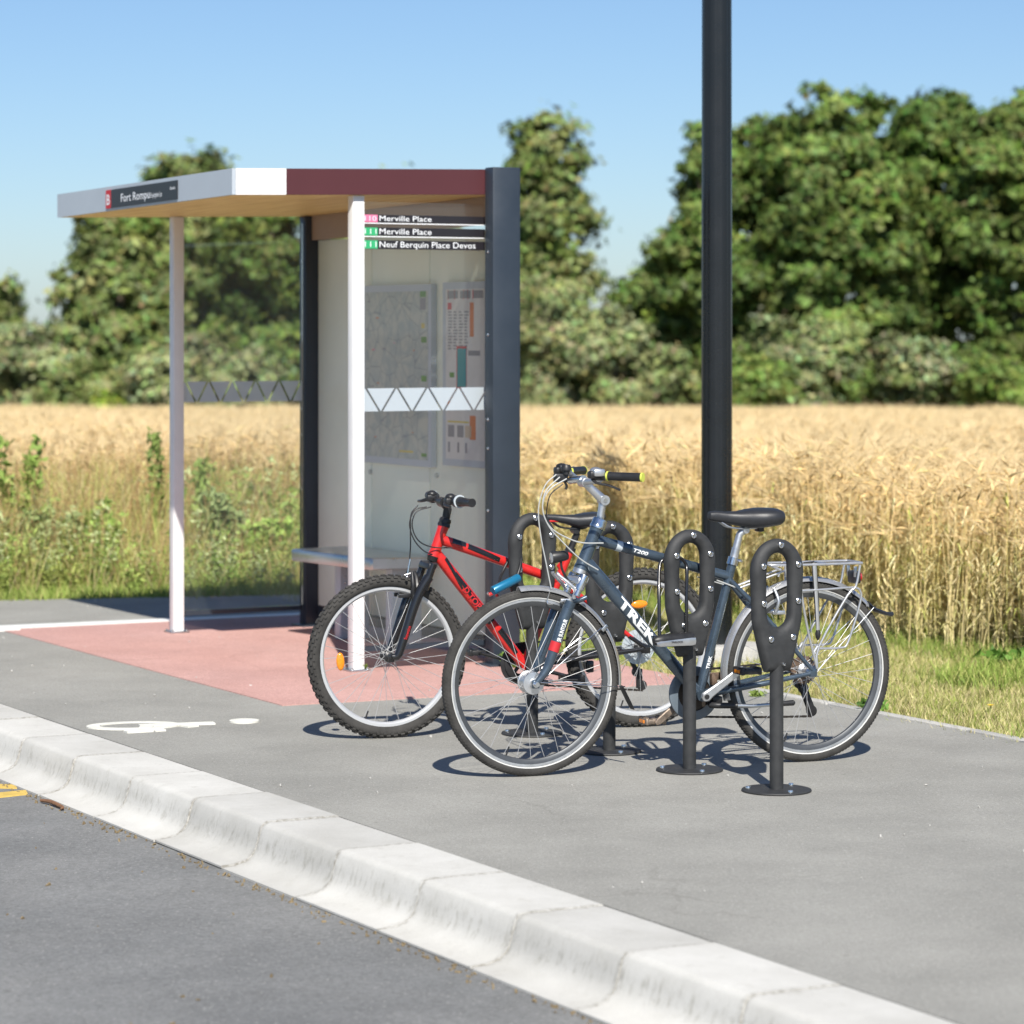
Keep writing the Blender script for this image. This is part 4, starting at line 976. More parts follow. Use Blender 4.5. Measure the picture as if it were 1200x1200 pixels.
m_ = MB(); q = PT(706, 735); m_.bbox(Vector((q.x-.004, -.03, q.z)), (.014, .005, .007), (Vector((.7, 0, .7)), Vector((0, 1, 0)), Vector((-.7, 0, .7))), .002); T.part('stay_bracket', m_, 'steel', fF)
# carrier
def PR(px, py, y=-.062): return T.P(px, py, y)
zr = PR(950, 661.5).z; xa = PR(899, 661).x; xb = PR(1009.5, 661).x
m_ = MB()
for sg in (-1, 1):
    m_.tube([(xa-.02, 0, zr+.02), (xa+.004, sg*.03, zr+.008), (xa+.05, sg*.06, zr), (xb-.03, sg*.062, zr), (xb, sg*.05, zr), (xb+.006, 0, zr)], .0052, 10, spline=5)
    for xx in (xa+.12, xa+.25): m_.tube([(xx, sg*.062, zr), (xx, 0, zr)], .004, 8)
    f = lambda px, py: (lambda q: Vector((q.x, sg*.066, q.z)))(PR(px, py, -.066))
    hubp = Vector((cR.x+.006, sg*.072, cR.z+.018))
    m_.tube([f(938, 664), f(938.5, 690), f(947, 740), hubp], .0048, 10, spline=3)
    m_.tube([f(1008, 662), f(1003, 687), f(993, 698), f(960, 757), hubp], .0048, 10, spline=3)
    m_.tube([f(938, 692.5), f(970, 690.5), f(1000, 688.5), f(1008, 693), f(1008, 706), f(994, 752), f(985, 759), f(960, 760)], .0045, 10, spline=4)
    m_.tube([f(958, 757), f(953, 765)], .006, 8)
m_.tube([(xa-.02, 0, zr+.02), PT(915, 668), PT(912, 676)], .0048, 8)
for sg in (-1, 1): m_.tube([PT(916, 668)+Vector((0, sg*.03, 0)), SSt.lerp(cR, .1)+Vector((0, sg*.026, .002))], .0042, 8)
CA = T.part('luggage_carrier', m_, 'silver_fender')
m_ = MB(); 
for dx in (-.008, .008): m_.tube([PR(954, 660)+Vector((dx, 0, .004)), PR(956, 700)+Vector((dx, -.004, 0)), PR(958, 738)+Vector((dx*.6, -.004, 0))], .003, 6)
m_.tube([PR(942, 661)+Vector((0, 0, .005)), PR(954, 660)+Vector((0, 0, .006))], .003, 6)
m_.lathe([(0, .02), (.007, .018), (.011, .004), (.009, -.008), (.004, -.018), (0, -.02)], PR(958, 744)+Vector((0, -.004, 0)), ZV, 14, False); es = T.part('elastic_strap', m_, 'black_plastic', CA); m_ = MB(); m_.tube([PR(954, 661)+Vector((0, -.003, .004)), PR(956, 700)+Vector((0, -.005, 0)), PR(958, 738)+Vector((0, -.005, 0))], .008, 8, flat=.35); T.part('strap_band', m_, 'silver_fender', es)
m_ = MB(); q = PT(1001, 676, 0); m_.bbox(q+Vector((.0, 0, .0)), (.014, .034, .024), None, .008); TL = T.part('tail_light', m_, 'black_plastic'); m_ = MB(); m_.ball(q+Vector((.014, 0, 0)), (.014, .032, .023), None, 16, 10); T.part('lens', m_, 'red_lens', TL)
m_ = MB(); 
for sg in (-1, 1): m_.bbox(q+Vector((-.01, sg*.03, .022)), (.006, .003, .02), None, .001)
T.part('bracket', m_, 'steel', TL)
# headlight
q = PT(656, 652); m_ = MB(); m_.lathe([(0, -.03), (.016, -.03), (.019, -.02), (.0225, .03), (.0205, .034), (0, .03)], q+Vector((.0, 0, 0)), Vector((-1, 0, -.12)), 20, False); HL = T.part('headlight', m_, 'black_plastic')
m_ = MB(); m_.lathe([(0, .004), (.019, .001), (.019, 0), (0, 0)], q+Vector((-.033, 0, -.004)), Vector((-1, 0, -.12)), 20, False); T.part('lens', m_, 'lamp_glass', HL)
m_ = MB(); m_.tube([q+Vector((.004, 0, -.016)), PT(659, 668), PT(667, 681), CR], .0048, 8, spline=4); T.part('bracket', m_, 'black_plastic', HL)
# drivetrain
Yd = .045
m_ = MB(); m_.lathe([(.0, .0), (.078, .0), (.086, .001), (.086, .004), (.0, .004)], BB+Vector((0, Yd, 0)), (0, 1, 0), 48, False)
for k in range(44):
    a = 2*math.pi*k/44; d = Vector((math.cos(a), 0, math.sin(a))); m_.box(BB+Vector((0, Yd+.002, 0))+d*.088, (.0035, .0015, .003), (d, Vector((0, 1, 0)), d.cross(Vector((0, 1, 0)))))
CRG = T.part('chainring', m_, 'chain')
m_ = MB(); m_.lathe([(.066, -.006), (.094, -.006), (.1, -.003), (.101, .004), (.096, .004), (.066, -.003)], BB+Vector((0, Yd, 0)), (0, 1, 0), 56); T.part('chain_guard', m_, 'guard', CRG)
def crank(end_px, y, mat, pedal_mat, sg):
    E = PT(*end_px, y); m_ = MB(); A = BB+Vector((0, y, 0)); d = (E-A).normalized(); L_ = .17; E = A+d*L_; dn = Vector((-d.z, 0, d.x))
    rows = []
    for t, hw, hy in ((-.1, .008, .007), (-.06, .016, .009), (0, .019, .010), (.12, .0165, .0085), (.5, .0135, .007), (.9, .013, .007), (.98, .0125, .007), (1.06, .006, .005)):
        c = A+d*(L_*t)+Vector((0, sg*.006*t, 0)); rows.append([c+dn*hw*cx+Vector((0, hy*cy, 0)) for cx, cy in ((-1, -.6), (-.75, -1), (.75, -1), (1, -.6), (1, .6), (.75, 1), (-.75, 1), (-1, .6))])
    m_.grid(rows, True, True); m_.add(rows[0], [tuple(range(8))]); m_.add(rows[-1], [tuple(range(8))]); ck = T.part('crank', m_, mat)
    m_ = MB(); m_.cyl(A+Vector((0, sg*.009, 0)), A+Vector((0, sg*.0118, 0)), .0095, 18); T.part('axle_cap', m_, 'black_plastic', ck)
    pc = E+Vector((0, sg*.062, 0)); m_ = MB(); m_.cyl(E, pc+Vector((0, sg*.04, 0)), .006, 10); 
    for q in (-1, 1):
        m_.bbox(pc+Vector((q*.034, 0, 0)), (.007, .042, .0125), None, .004)
        for k in range(-3, 4): m_.box(pc+Vector((q*.034, k*.011, .0135)), (.006, .002, .002))
    for q in (-1, 0, 1): m_.bbox(pc+Vector((0, q*.038, 0)), (.03, .005, .009), None, .002)
    m_.bbox(pc, (.012, .036, .011), None, .004)
    pd = T.part('pedal', m_, pedal_mat, ck)
    m_ = MB(); 
    for q in (-1, 1): m_.box(pc+Vector((q*.0425, 0, 0)), (.0015, .022, .006))
    T.part('pedal_reflector', m_, 'orange_reflector', pd)
crank((863, 788), -.066, 'alu', 'black_plastic', -1)
crank((778, 841), .07, 'grimy_steel', 'grimy_steel', 1)
m_ = MB()
for k, r_ in enumerate((.054, .049, .043, .037, .032, .027, .023)):
    m_.lathe([(.012, 0), (r_, 0), (r_, .0018), (.012, .0018)], cR+Vector((0, .036+.0042*k, 0)), (0, 1, 0), 36, False)
    for j in range(int(r_*420)):
        a = 2*math.pi*j/int(r_*420); d = Vector((math.cos(a), 0, math.sin(a))); m_.box(cR+Vector((0, .037+.0042*k, 0))+d*(r_+.001), (.0028, .0008, .0022), (d, Vector((0, 1, 0)), d.cross(Vector((0, 1, 0)))))
T.part('cassette', m_, 'rust', whR)
g1_ = PT(941, 806, .055); g2_ = PT(951, 833, .055)
m_ = MB(); m_.tube([cR+Vector((.0, .07, -.01)), cR+Vector((-.012, .075, -.035)), g1_+Vector((-.02, .012, .012)), g1_], [.008, .012, .012, .01], 10, spline=3)
for sg in (-1, 1): m_.bbox((g1_+g2_)/2+Vector((0, sg*.007, 0)), (.014, .0018, (g1_-g2_).length/2+.014), ((g1_-g2_).normalized().cross(Vector((0, 1, 0))), Vector((0, 1, 0)), (g1_-g2_).normalized()), .001)
for g in (g1_, g2_): m_.cyl(g+Vector((0, -.004, 0)), g+Vector((0, .004, 0)), .021, 20)
T.part('derailleur', m_, 'black_plastic')
m_ = MB()
def chain_run(A, B, sag=0):
    A = Vector(A); B = Vector(B); n = max(2, int((B-A).length/.0127)); d = (B-A).normalized(); up = d.cross(Vector((0, 1, 0)))
    for i in range(n):
        c = A.lerp(B, (i+.5)/n)-Vector((0, 0, sag*math.sin(math.pi*(i+.5)/n))); m_.box(c, (.0068, .0026 if i % 2 else .0036, .0042 if i % 2 else .0034), (d, Vector((0, 1, 0)), up))
c1 = BB+Vector((0, .047, 0)); c2 = cR+Vector((0, .05, 0))
chain_run(c1+Vector((.008, 0, .087)), c2+Vector((0, .0, .040)), .004); chain_run(c1+Vector((.0, 0, -.087)), g2_+Vector((0, -.002, -.02)), .003); chain_run(g2_+Vector((-.02, -.002, .004)), g1_+Vector((.018, -.002, 0)))
T.part('chain', m_, 'chain')
m_ = MB(); a = PT(836, 796, .03); m_.bbox(a, (.012, .014, .022), None, .004); m_.bbox(a+Vector((.012, .01, .01)), (.02, .004, .014), None, .002); T.part('front_derailleur', m_, 'rust', FRT)
m_ = MB(); k0 = PT(833, 826, -.045); k1 = PT(864, 827, -.085); k2 = PT(880, 827.5, -.09); k3 = PT(920, 824.5, -.095); k4 = PT(929.5, 823.5, -.095)
m_.bbox(BB.lerp(cR, .14)+Vector((0, 0, -.028)), (.02, .034, .012), None, .004); m_.tube([BB.lerp(cR, .14)+Vector((0, 0, -.032)), k0, k1], [.011, .0115, .0105], 12, spline=3); KS = T.part('kickstand', m_, 'black_plastic')
m_ = MB(); m_.tube([k1, k2, k3], [.0085, .0075, .006], 12); T.part('kickstand_leg', m_, 'steel', KS); m_ = MB(); m_.tube([k3-Vector((.012, 0, 0)), k4, k4+Vector((.006, 0, 0))], [.0095, .011, .006], 12); T.part('kickstand_foot', m_, 'black_plastic', KS)
# rear brake
m_ = MB(); q = PT(903, 716); 
for sg in (-1, 1): m_.tube([Vector((q.x, sg*.042, q.z)), Vector((q.x+.012, sg*.046, q.z+.04)), Vector((q.x+.0, sg*.03, q.z+.09))], [.007, .007, .005], 8, spline=3); m_.bbox(Vector((q.x+.02, sg*.028, q.z-.004)), (.026, .006, .007), None, .003)
T.part('rear_brake', m_, 'alu')

# ---------- red mountain bicycle
B_ = Bike('bicycle', 'red and black mountain bicycle with knobbly tyres nearest the bus shelter', 'bicycle', -.498, 12.24, R(18.5))
def PB(px, py, y=0): return B_.P(px, py, y)
RB = .3235; TB = .0245
xrb = PB(751, 760).x
hub1 = ([(0, -.052), (.007, -.052), (.008, -.045), (.013, -.042), (.013, -.036), (.021, -.032), (.021, -.028), (.012, -.022), (.012, .022), (.021, .028), (.021, .032), (.013, .036), (.013, .042), (.008, .045), (.007, .052), (0, .052)], 'black_plastic')
bF, dF = wheel(B_, 0, RB, TB, .0125, 32, hub1, 'tyre', 'rim_silver', knobs=True, stripe=False, flange=.02, fw=.03, rim_w=.0125)
bR, dR = wheel(B_, xrb, RB, TB, .0125, 32, hub1, 'tyre', 'rim_silver', knobs=True, stripe=False, flange=.02, fw=.03, rim_w=.0125)
q = PB(398, 775); reflector(B_, bF, dF, math.atan2(q.z-dF.z, q.x-dF.x), math.hypot(q.x-dF.x, q.z-dF.z), -.012)
q = PB(748, 708); reflector(B_, bR, dR, math.atan2(q.z-dR.z, q.x-dR.x), math.hypot(q.x-dR.x, q.z-dR.z), -.012)
bb = PB(614, 779); ht, hb_ = PB(519.5, 617), PB(508, 652); ttf = PB(516, 632); ttr = PB(657, 681); dtf = PB(512, 650); stt = PB(668.5, 644)
m_ = MB(); m_.tube([ht, ht.lerp(hb_, .2), ht.lerp(hb_, .8), hb_], [.0235, .022, .0225, .026], 22)
m_.tube([ttf, ttf.lerp(ttr, .3), ttf.lerp(ttr, .75), ttr], [.022, .0205, .0195, .018], 20); m_.tube([dtf, dtf.lerp(bb, .15), bb], [.023, .0245, .0225], 22)
m_.tube([stt, bb], .0172, 20); m_.cyl(bb+Vector((0, -.036, 0)), bb+Vector((0, .036, 0)), .0215, 20)
m_.tube([PB(660, 670), PB(655, 664), stt.lerp(bb, .06)], .012, 10)
for sg in (-1, 1):
    m_.tube([stt.lerp(bb, .26)+Vector((0, sg*.014, 0)), stt.lerp(bb, .26).lerp(dR, .3)+Vector((0, sg*.04, .0)), dR+Vector((-.06, sg*.06, .045))], [.0095, .010, .009], 12, spline=5)
FRB = B_.part('frame', m_, 'red_frame')
m_ = MB()
for sg in (-1, 1):
    m_.tube([bb+Vector((.015, sg*.026, 0)), bb.lerp(dR, .35)+Vector((0, sg*.042, 0)), dR+Vector((-.015, sg*.064, 0))], [.0125, .0125, .0095], 12, spline=5)
    m_.tube([dR+Vector((-.075, sg*.059, .055)), dR+Vector((-.006, sg*.064, .008))], .0092, 12); m_.bbox(dR+Vector((-.004, sg*.066, 0)), (.02, .003, .018), None, .003)
    m_.bbox(PB(686, 776)+Vector((0, sg*.05, -.012)), (.016, .012, .024), None, .006)
B_.part('chainstay', m_, 'black_gloss', FRB)
m_ = MB(); m_.lathe([(.015, .035), (.022, .034), (.025, .024), (.0235, .014), (.026, .01), (.026, 0), (.015, 0)], ht, ht-hb_, 22, False); m_.lathe([(.015, .022), (.02, .02), (.024, .006), (.0265, 0), (.015, 0)], hb_, hb_-ht, 22, False); B_.part('headset', m_, 'black_plastic', FRB)
L_tt = (ttr-ttf).length
rt = lambda s_: .0222-.0017*min(1, s_/(L_tt*.3))-.001*max(0, (s_/L_tt-.3)/.45)
for s0, s1, tp in ((.045, .105, ((0, 70), (10, 80))), (.115, .26, ((0, 70), (-25, 25)))):
    tube_patch(B_, FRB, 'black_graphic', ttf, ttr, rt, s0, s1, 'black_gloss', taper=tp, lift=.0012)
dl = (bb-dtf).length
for s0, s1, tp in ((.03, .17, ((20, 60), (-30, -10))), (.10, .355, ((10, 35), (-38, 38))), (.40, .52, ((-10, 60), (-15, 20)))):
    tube_patch(B_, FRB, 'black_graphic', dtf, bb, .0245, s0, s1, 'black_gloss', taper=tp, lift=.0012)
tube_text(B_, FRB, 'TOPLIFE', dtf, bb, .0262, .205, .135, .026, 'decal_red', .03)
m_ = MB(); p = dtf.lerp(bb, 0)+(bb-dtf).normalized()*.185; axx = (bb-dtf).normalized()
tube_text(B_, FRB, 'D', dtf, bb, .0262, .175, .022, .026, 'decal_red', .02)
m_ = MB(); m_.tube([PB(573, 697), PB(580, 694), PB(584, 700)], .008, 8); B_.part('cable_guide', m_, 'red_frame', FRB)
sp = (stt-bb).normalized(); sc_ = PB(674, 621)
m_ = MB(); m_.tube([stt-sp*.02, stt+sp*.07, sc_], .0135, 16); m_.cyl(sc_+Vector((0, -.02, .0)), sc_+Vector((0, .02, 0)), .016, 14); m_.lathe([(.0135, .01), (.021, .01), (.021, -.012), (.0135, -.012)], stt, sp, 18, False); B_.part('seatpost', m_, 'black_plastic')
xn = PB(637, 605).x; xe = PB(705, 605).x; zn2 = PB(650, 602.5).z; Lr = xe-xn
s2 = [(xn, .006, zn2-.006, zn2-.02), (xn+.006, .016, zn2, zn2-.024), (xn+.04, .02, zn2, zn2-.03), (xn+.09, .026, zn2-.004, zn2-.04), (xn+.14, .045, zn2-.003, zn2-.058), (xn+.185, .068, zn2+.004, zn2-.056), (xn+Lr-.02, .072, zn2+.006, zn2-.04), (xn+Lr-.004, .06, zn2+.002, zn2-.026), (xn+Lr, .035, zn2-.006, zn2-.02)]
s_o = saddle(B_, s2, 'saddle'); m_ = MB()
for sg in (-1, 1): m_.tube([(xn+.035, sg*.012, zn2-.03), (xn+.08, sg*.02, zn2-.055), (xn+.16, sg*.02, zn2-.06), (xn+.2, sg*.028, zn2-.04)], .0035, 8, spline=4)
B_.part('saddle_rail', m_, 'black_plastic', s_o)
m_ = MB(); m_.bbox((xn+.05, 0, zn2-.027), (.03, .0175, .004), None, .002); B_.part('saddle_trim', m_, 'red_frame', s_o)
# fork
fa = (hb_-ht).normalized(); cr_ = PB(501.5, 662)
m_ = MB(); m_.bbox(cr_, (.019, .072, .014), (Vector((1, 0, 0)), Vector((0, 1, 0)), -fa), .01); fk = B_.part('fork', m_, 'black_plastic')
for sg in (-1, 1):
    f = lambda p: Vector((p.x, sg*.062, p.z)); m_ = MB(); e0 = f(PB(489, 700, -.06)); e1 = f(PB(472, 752, -.06)); hubp = Vector((0, sg*.058, RB))
    m_.tube([f(cr_-fa*.01), f(cr_+fa*.1)], .0155, 16); B_.part('stanchion', m_, 'black_gloss', fk)
    m_ = MB(); m_.tube([f(cr_+fa*.045), e0, e1, f(PB(466, 768, -.06)), hubp+Vector((.004, 0, .004))], [.0205, .0195, .018, .0165, .013], 18, spline=5); m_.bbox(hubp, (.013, .005, .017), None, .004); lg = B_.part('fork_leg', m_, 'black_gloss', fk)
    if sg < 0: tube_text(B_, lg, 'Suspension', e1, e0, .0188, .012, .055, .013, 'decal_red', .02)
m_ = MB(); b0 = PB(486, 698); 
for sg in (-1, 1):
    m_.tube([Vector((b0.x-.02, sg*.045, b0.z)), Vector((b0.x-.022, sg*.05, b0.z+.05)), Vector((b0.x-.02, sg*.03, b0.z+.095))], [.009, .008, .006], 10, spline=3); m_.bbox(Vector((b0.x-.045, sg*.03, b0.z+.004)), (.032, .008, .008), None, .003)
m_.tube([Vector((b0.x-.02, .05, b0.z+.006)), Vector((b0.x+.0, .0, b0.z+.09)), Vector((b0.x+.0, -.05, b0.z+.006))], .01, 8, spline=3); B_.part('front_brake', m_, 'black_plastic')
m_ = MB(); m_.tube([PB(478, 672), PB(479, 665), PB(481, 655)], .0035, 8); m_.ball(PB(477, 676, -.05)+Vector((0, 0, 0)), .006); m_.tube([PB(474, 674), PB(484, 671)], .003, 6); B_.part('brake_noodle', m_, 'bright_steel')
# stem, bars
c0_ = PB(519, 588.5); m_ = MB(); m_.tube([ht+(ht-hb_).normalized()*.03, PB(524.5, 597), PB(523.5, 592)], [.016, .017, .0165], 16); m_.tube([PB(524, 594), c0_], [.017, .018], 14); m_.cyl(c0_+Vector((0, -.026, 0)), c0_+Vector((0, .026, 0)), .0205, 16); B_.part('stem', m_, 'black_plastic')
def b2(sg): return [c0_, c0_+Vector((.0, sg*.06, .002)), c0_+Vector((.004, sg*.13, .010)), c0_+Vector((.016, sg*.2, .012)), c0_+Vector((.03, sg*.29, .012))]
m_ = MB(); m_.tube(b2(1)[::-1]+b2(-1)[1:], .0115, 12, spline=5); hb2 = B_.part('handlebar', m_, 'black_plastic')
for sg in (-1, 1):
    Q = b2(sg); A, E = Q[3], Q[4]; d = (E-A).normalized(); m_ = MB(); m_.tube([A-d*.015, A+d*.03, E-d*.012, E], [.0205, .0165, .0155, .0175], 16); B_.part('grip', m_, 'black_plastic', hb2)
    p = A-d*.035; m_ = MB(); m_.lathe([(.012, -.018), (.0235, -.016), (.025, .008), (.0215, .016), (.012, .016)], p, d, 20, False); sh = B_.part('shifter', m_, 'black_plastic', hb2)
    m_ = MB(); m_.lathe([(.02, -.003), (.0262, -.003), (.0262, .003), (.02, .003)], p+d*.016, d, 20, True); B_.part('shifter_ring', m_, 'decal_grey', sh)
    m_ = MB(); p = A-d*.075; m_.bbox(p+Vector((-.012, 0, -.002)), (.024, .02, .014), None, .006); m_.ball(p+Vector((-.012, 0, .014)), (.022, .022, .016), None, 12, 8); m_.tube([p+Vector((-.03, 0, -.006)), p+d*.03+Vector((-.05, 0, -.014)), p+d*.09+Vector((-.055, 0, -.018))], [.008, .0065, .006], 10, spline=3); B_.part('brake_lever', m_, 'black_plastic', hb2)
for pts, y in (([(490, 592), (482, 602), (481, 620), (481, 640), (480, 655)], .05), ([(500, 594), (486, 598), (480, 614), (485, 632), (496, 645), (507, 650)], -.02), ([(505, 594), (488, 600), (483, 616), (490, 633), (506, 641), (530, 642)], -.035)):
    m_ = MB(); m_.tube([PB(x, yy, y) for x, yy in pts], .0026, 8, spline=6); B_.part('cable', m_, 'cable_black', hb2)
# drivetrain
m_ = MB(); yy = .045
for r_, o in ((.082, 0), (.065, -.008)):
    m_.lathe([(r_*.62, o), (r_, o), (r_+.003, o+.001), (r_, o+.003), (r_*.62, o+.003)], bb+Vector((0, yy, 0)), (0, 1, 0), 44)
for k in range(5):
    a = 2*math.pi*k/5+.3; d = Vector((math.cos(a), 0, math.sin(a))); m_.tube([bb+Vector((0, yy, 0)), bb+Vector((0, yy, 0))+d*.06], .008, 8)
B_.part('chainring', m_, 'black_plastic')
def crank2(ang, y, sg):
    d = Vector((math.cos(ang), 0, math.sin(ang))); A = bb+Vector((0, y, 0)); E = A+d*.165; m_ = MB(); m_.tube([A, E], [.016, .012], 12, flat=.6); ck = B_.part('crank', m_, 'black_plastic')
    pc = E+Vector((0, sg*.06, 0)); m_ = MB(); m_.cyl(E, pc, .006, 8)
    for q_ in (-1, 1): m_.bbox(pc+Vector((q_*.035, 0, 0)), (.008, .045, .013), None, .004); m_.bbox(pc+Vector((0, q_*.04, 0)), (.032, .006, .010), None, .003)
    m_.bbox(pc, (.012, .036, .012), None, .004); B_.part('pedal', m_, 'black_plastic', ck)
q = PB(571, 767, .16); aa = math.atan2(q.z-bb.z, q.x-bb.x); crank2(aa, .072, 1); crank2(aa+math.pi, -.068, -1)
m_ = MB(); 
for k, r_ in enumerate((.052, .046, .04, .034, .029, .024)): m_.lathe([(.012, 0), (r_, 0), (r_, .002), (.012, .002)], dR+Vector((0, .034+.0045*k, 0)), (0, 1, 0), 32, False)
B_.part('cassette', m_, 'chain', bR)
m_ = MB(); m_.lathe([(.02, 0), (.072, .0), (.072, .001), (.02, .001)], dR+Vector((0, .030, 0)), (0, 1, 0), 40); B_.part('spoke_protector', m_, 'frosted', bR)
ga = PB(746, 787, .06); gb = PB(752, 803, .06); m_ = MB(); m_.tube([dR+Vector((0, .07, -.008)), dR+Vector((-.02, .075, -.04)), ga], [.009, .011, .009], 8, spline=3); m_.bbox((ga+gb)/2, (.012, .009, .04), None, .003)
for g in (ga, gb): m_.cyl(g+Vector((0, -.005, 0)), g+Vector((0, .005, 0)), .021, 16)
B_.part('derailleur', m_, 'black_plastic')
m_ = MB(); c1 = bb+Vector((0, .046, 0)); c2 = dR+Vector((0, .045, 0)); chain_run(c1+Vector((0, 0, .083)), c2+Vector((0, 0, .045))); chain_run(c1+Vector((0, 0, -.083)), gb+Vector((0, -.01, -.02))); B_.part('chain', m_, 'chain')
m_ = MB(); 
q = PB(657, 676); 
m_ = MB()
for sg in (-1, 1): m_.tube([dR+Vector((-.21, sg*.045, .19)), dR+Vector((-.2, sg*.046, .24)), dR+Vector((-.19, sg*.03, .29))], [.008, .007, .006], 8, spline=3)
B_.part('rear_brake', m_, 'black_plastic')

# ---------------------------------------------------------------- locks
def p3l(x, y, z): return P3.matrix_world_ @ Vector((x, y, z))
def frame_of(o): return Matrix.Translation(o.location) @ Matrix.Rotation(o.rotation_euler.z, 4, 'Z')
F3 = frame_of(P3); F1 = frame_of(P1); n3 = (F3.to_3x3() @ Vector((0, 1, 0)))
def PP(Fm, px, py, y): p0 = Fm @ Vector((0, y, 0)); n_ = Fm.to_3x3() @ Vector((0, 1, 0)); return on_plane(px, py, p0, n_)
lk = thing('bicycle_lock', 'silver and black U-lock fastening the blue bicycle to its stand', 'lock', PP(F3, 789, 752, -.05))
y0 = -.045
m_ = MB(); 
m_.tube([PP(F3, 804.5, 748, y0), PP(F3, 804.5, 700, -.038), PP(F3, 804.8, 668, -.02), PP(F3, 802.5, 659, .0), PP(F3, 796, 653.5, .022), PP(F3, 786, 652, .035), PP(F3, 777, 656, .035), PP(F3, 772.8, 666, .03), PP(F3, 772.3, 700, -.01), PP(F3, 772.8, 748, y0)], .0068, 12, spline=5); part('shackle', m_, 'black_gloss', lk)
cA, cB = PP(F3, 766, 752.5, y0-.012), PP(F3, 812, 750, y0-.012); d = (cB-cA).normalized(); up_ = n3.cross(d)*-1
if up_.z < 0: up_ = -up_
m_ = MB(); rows = []
for t, hh, hd in ((0, .012, .010), (.06, .019, .018), (.2, .024, .022), (.6, .027, .023), (.92, .029, .023), (1, .024, .018), (1.03, .014, .01)):
    c = cA.lerp(cB, t); rows.append([c+up_*(hh*math.sin(a)*.95+.004)+n3*(hd*math.cos(a)) for a in [2*math.pi*k/16 for k in range(16)]])
m_.grid(rows, True, True); m_.add(rows[0], [tuple(range(16))]); m_.add(rows[-1], [tuple(range(16))]); part('lock_body', m_, 'black_plastic', lk)
m_ = MB(); rows = []
for t, h0, h1 in ((.0, -.012, .0), (.1, -.018, .005), (.5, -.018, .009), (.9, -.019, .013), (.99, -.016, .012)):
    c = cA.lerp(cB, t)-n3*.0195; rows.append([c+up_*h0+n3*.012, c+up_*(h0+.002)-n3*.002, c+up_*((h0+h1)/2)-n3*.0055, c+up_*(h1-.002)-n3*.003, c+up_*h1+n3*.01])
m_.grid(rows, True); part('lock_face', m_, 'alu', lk)
m_ = MB(); text_on(m_, 'TRELOCK', cA.lerp(cB, .36)-n3*.0262-up_*.005, d, up_, width=.05, height=.007, bold=.02); part('lettering', m_, 'sign_black', lk)
lk2 = thing('bicycle_lock', 'blue U-lock with a black shackle fastening the red bicycle to its stand', 'lock', PP(F1, 593, 685, -.06))
A, E = PP(F1, 577.5, 692.5, -.06), PP(F1, 608, 677, -.05); d = (E-A).normalized()
m_ = MB(); m_.tube([A, A+d*.003, E-d*.003, E], [.0165, .0182, .0182, .0165], 20); part('lock_body', m_, 'blue_lock', lk2)
m_ = MB(); m_.tube([A.lerp(E, .9), PP(F1, 609.5, 664, -.035), PP(F1, 610.5, 653, -.01), PP(F1, 606.5, 648, .02), PP(F1, 599, 652, .04), PP(F1, 588, 672, .03), PP(F1, 583, 688, -.05), A.lerp(E, .2)], .0065, 12, spline=5); part('shackle', m_, 'black_plastic', lk2)
m_ = MB(); m_.cyl(E, E+d*.001, .006, 12); part('key_cylinder', m_, 'bright_steel', lk2)

# ---------------------------------------------------------------- vegetation
rng = np.random.default_rng(11)
def fast_mesh(name, V, nper, cols, mat):
    """V: (n*nper,3) vertices of n separate polygons with nper corners each, cols per vertex"""
    nv = len(V); npoly = nv//nper; me = bpy.data.meshes.new(name)
    me.vertices.add(nv); me.vertices.foreach_set('co', V.astype(np.float32).ravel())
    me.loops.add(nv); me.loops.foreach_set('vertex_index', np.arange(nv, dtype=np.int32))
    me.polygons.add(npoly); me.polygons.foreach_set('loop_start', np.arange(0, nv, nper, dtype=np.int32)); 
    at = me.attributes.new('Col', 'FLOAT_COLOR', 'POINT'); c4 = np.ones((nv, 4), np.float32); c4[:, :3] = cols; at.data.foreach_set('color', c4.ravel())
    me.update(calc_edges=True); me.validate(); me.materials.append(MATS[mat]); return me
def leaf_cloud(centers, size, col, var, elong=1.6, upbias=.5, outward=None):
    n = len(centers); nrm = rng.normal(size=(n, 3)); nrm[:, 2] += upbias
    if outward is not None: nrm = nrm*.55+outward*1.0
    nrm /= np.linalg.norm(nrm, axis=1, keepdims=True)
    t = rng.normal(size=(n, 3)); t -= nrm*np.sum(t*nrm, axis=1, keepdims=True); t /= np.linalg.norm(t, axis=1, keepdims=True); b = np.cross(nrm, t)
    s = (size*(.6+.8*rng.random(n)))[:, None]
    V = np.stack([centers-t*s*elong*.5, centers+b*s*.42-t*s*.05, centers+t*s*elong*.5, centers-b*s*.42-t*s*.05], axis=1)
    V += (nrm*s*.12)[:, None, :]*np.array([1, -1, 1, -1])[None, :, None]
    C = np.repeat(col[:, None, :], 4, axis=1); return V.reshape(-1, 3), C.reshape(-1, 3)
